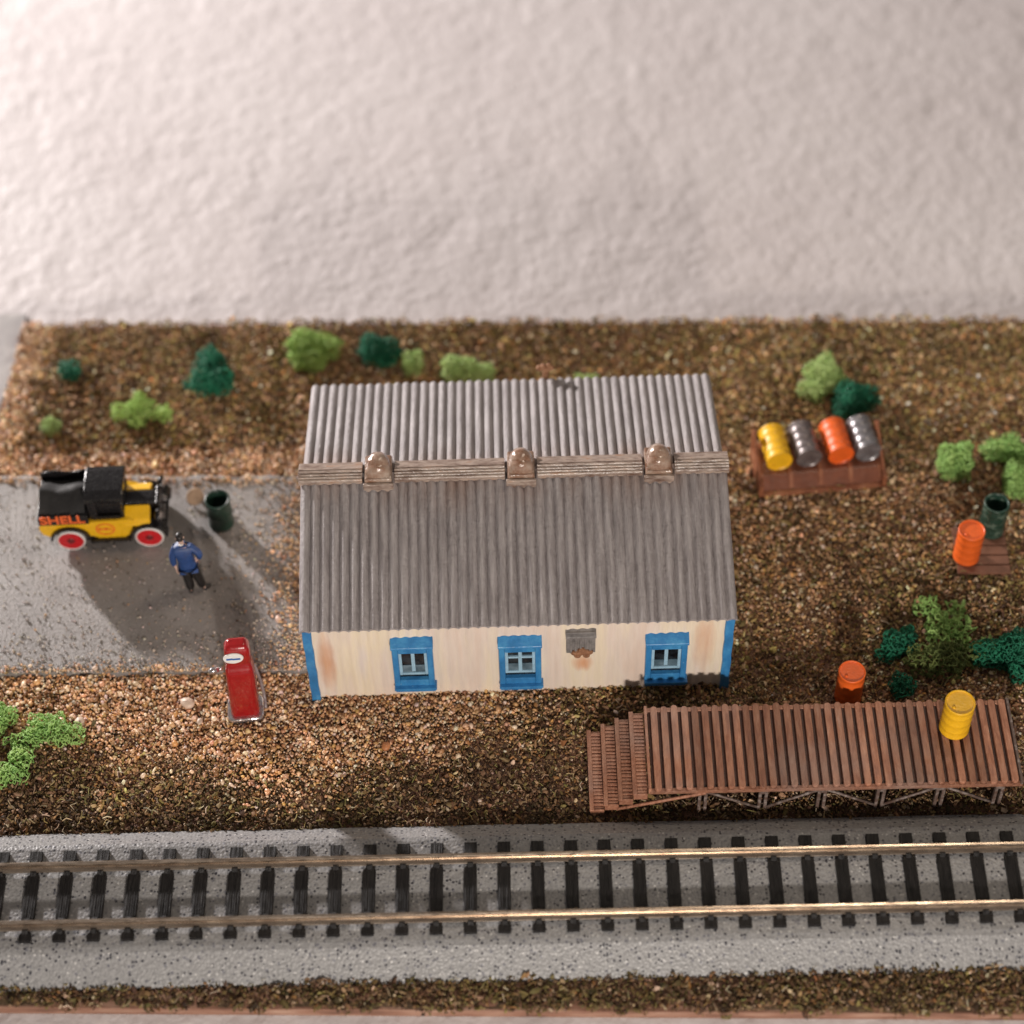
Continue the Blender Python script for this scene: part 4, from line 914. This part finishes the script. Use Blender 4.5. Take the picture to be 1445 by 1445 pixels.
# ------------------------------------------------------------------ foam foliage bushes
def foliage(name, c, c2):
    t = NT(name); t.col(t.ramp(t.noise(4.5, 4, 0.6), [(0.3, c2), (0.65, c)])); t.set(rough=0.6)
    t.b.inputs['Subsurface Weight'].default_value = 0.0
    return t.m
FM = {'lime': foliage('lime_foam', (0.44, 0.62, 0.17), (0.30, 0.50, 0.10)), 'green': foliage('fresh_green_foam', (0.42, 0.62, 0.19), (0.24, 0.47, 0.12)),
      'dark': foliage('dark_green_foam', (0.018, 0.23, 0.12), (0.007, 0.11, 0.06)), 'olive': foliage('olive_foam', (0.16, 0.20, 0.05), (0.08, 0.12, 0.03)),
      'pale': foliage('pale_green_foam', (0.50, 0.64, 0.25), (0.34, 0.52, 0.15))}
def bush(lobes, col, label, spacing=0.037, rad=0.0078, name='bush'):
    k = F/36.0; pts = []; c0 = None; rs = np.random.default_rng(int(abs(lobes[0][0])*7+lobes[0][1]))
    base = at(lobes[0][0], lobes[0][1]+lobes[0][3]*0.6)
    for (px_, py_, rx, ry) in lobes:
        kk = 98.0 if py_ > 800 else (90.0 if py_ > 600 else 83.0)
        r1 = 1.16*rx/kk; r2 = 1.16*ry/kk; zc = r2*0.65
        c = at(px_, py_, zc); vol = 4/3*PI*r1*r2*r2; n = int(vol/(spacing**3)*1.0)+30
        d_ = rs.normal(size=(n, 3)); d_ /= np.linalg.norm(d_, axis=1)[:, None]; r_ = rs.random(n)**(1/2.6)
        lump = 1+0.16*np.sin(d_[:, 0]*5+px_)+0.14*np.sin(d_[:, 1]*6+py_)*np.cos(d_[:, 2]*5)
        q = d_*(r_*lump)[:, None]*np.array([r1, r2*0.95, r2])+np.array(c); q = q[q[:, 2] > -0.02]; pts.append(q)
    P = np.concatenate(pts)-np.array(base); kd = KDTree(len(P))
    for i, p in enumerate(P): kd.insert(p, i)
    kd.balance(); seen = set(); E = []
    for i, p in enumerate(P):
        for (_, j, dd) in kd.find_n(p, 4):
            if j != i and (min(i, j), max(i, j)) not in seen and dd < spacing*2.4: seen.add((min(i, j), max(i, j))); E.append((i, j))
    E = np.array(E); a, b = P[E[:, 0]], P[E[:, 1]]; d = b-a; L = np.linalg.norm(d, axis=1)+1e-9; d /= L[:, None]
    ref = np.where(np.abs(d[:, 2:3]) < .8, np.array([[0, 0, 1.0]]), np.array([[1.0, 0, 0]])); s1 = np.cross(d, ref); s1 /= np.linalg.norm(s1, axis=1)[:, None]; s2 = np.cross(d, s1)
    rr = rad*rs.uniform(.7, 1.35, len(E))[:, None]; V = []
    for e in (a, b):
        for j in range(3): V.append(e+(s1*math.cos(j*2.094)+s2*math.sin(j*2.094))*rr)
    V = np.stack(V, 1).reshape(-1, 3); o6 = (np.arange(len(E))*6)[:, None]
    Fc = np.concatenate([o6+np.array([[j, (j+1) % 3, 3+(j+1) % 3, 3+j]]) for j in range(3)])
    o = raw_mesh(name, V, Fc, FM[col], None, True); o.location = base; return tag(o, label, 'bush', 'foam foliage bushes on the layout')
bush([(100, 523, 15, 14)], 'dark', 'tiny dark green bush near the far left corner')
bush([(197, 572, 16, 16), (174, 581, 16, 13), (226, 584, 19, 12), (195, 597, 11, 9)], 'lime', 'bright green star shaped bush behind the truck')
bush([(71, 601, 14, 14)], 'pale', 'small pale green tuft on the sand behind the truck bed')
bush([(297, 512, 20, 22), (300, 538, 26, 20), (276, 541, 14, 10)], 'dark', 'tall dark green bush behind the asphalt yard')
bush([(437, 490, 34, 22), (440, 508, 22, 18)], 'lime', 'round light green bush near the far edge, left of the house roof')
bush([(531, 493, 27, 20), (545, 508, 14, 12)], 'dark', 'dark green bush near the far edge behind the house roof')
bush([(583, 512, 13, 18)], 'pale', 'small pale green tuft right of the dark bush behind the roof')
bush([(645, 520, 22, 18), (678, 527, 22, 14)], 'pale', 'wide pale green bush just behind the roof left of the flue')
bush([(828, 537, 18, 10)], 'pale', 'low pale green tuft behind the roof right of the flue')
bush([(1163, 528, 22, 24), (1150, 550, 20, 16), (1182, 540, 16, 16)], 'pale', 'light green bush behind the barrel rack')
bush([(1203, 562, 28, 22), (1190, 578, 16, 14)], 'dark', 'dark green bush right behind the barrel rack')
bush([(1350, 650, 23, 26), (1345, 665, 16, 14)], 'green', 'oval green bush between the barrel rack and the open green barrel')
bush([(1420, 635, 28, 20), (1440, 645, 20, 16), (1436, 678, 22, 24), (1448, 690, 18, 16)], 'green', 'large green bush cut by the right edge of the photo behind the pallet')
bush([(1306, 856, 20, 16), (1322, 872, 22, 15), (1348, 882, 26, 18), (1338, 902, 26, 18), (1356, 905, 14, 16), (1350, 858, 14, 14), (1316, 890, 14, 14)], 'green', 'big airy green bush behind the wooden platform', 0.062, 0.0095)
bush([(1325, 932, 40, 26), (1362, 925, 22, 20)], 'olive', 'olive bush in shade in front of the big airy green bush', 0.055)
bush([(1390, 917, 22, 18)], 'pale', 'small yellow green tuft left of the large dark bush', 0.06)
bush([(1266, 908, 24, 20), (1250, 925, 14, 12), (1282, 895, 12, 14)], 'dark', 'dark bush left of the big airy green bush')
bush([(1272, 968, 18, 18)], 'dark', 'small dark green bush touching the back of the wooden platform')
bush([(1420, 922, 40, 26), (1450, 938, 26, 26), (1400, 925, 24, 18), (1440, 905, 26, 18)], 'dark', 'large dark green bush at the right edge beyond the yellow barrel')
bush([(3, 1010, 18, 18), (-6, 1022, 18, 16)], 'green', 'green bush cut by the left edge below the asphalt')
bush([(68, 1026, 26, 20), (92, 1036, 24, 18), (38, 1046, 26, 14), (28, 1068, 18, 16), (18, 1090, 24, 16), (0, 1098, 14, 14), (52, 1036, 20, 16)], 'green', 'curved light green bush at the left edge above the track', 0.045)
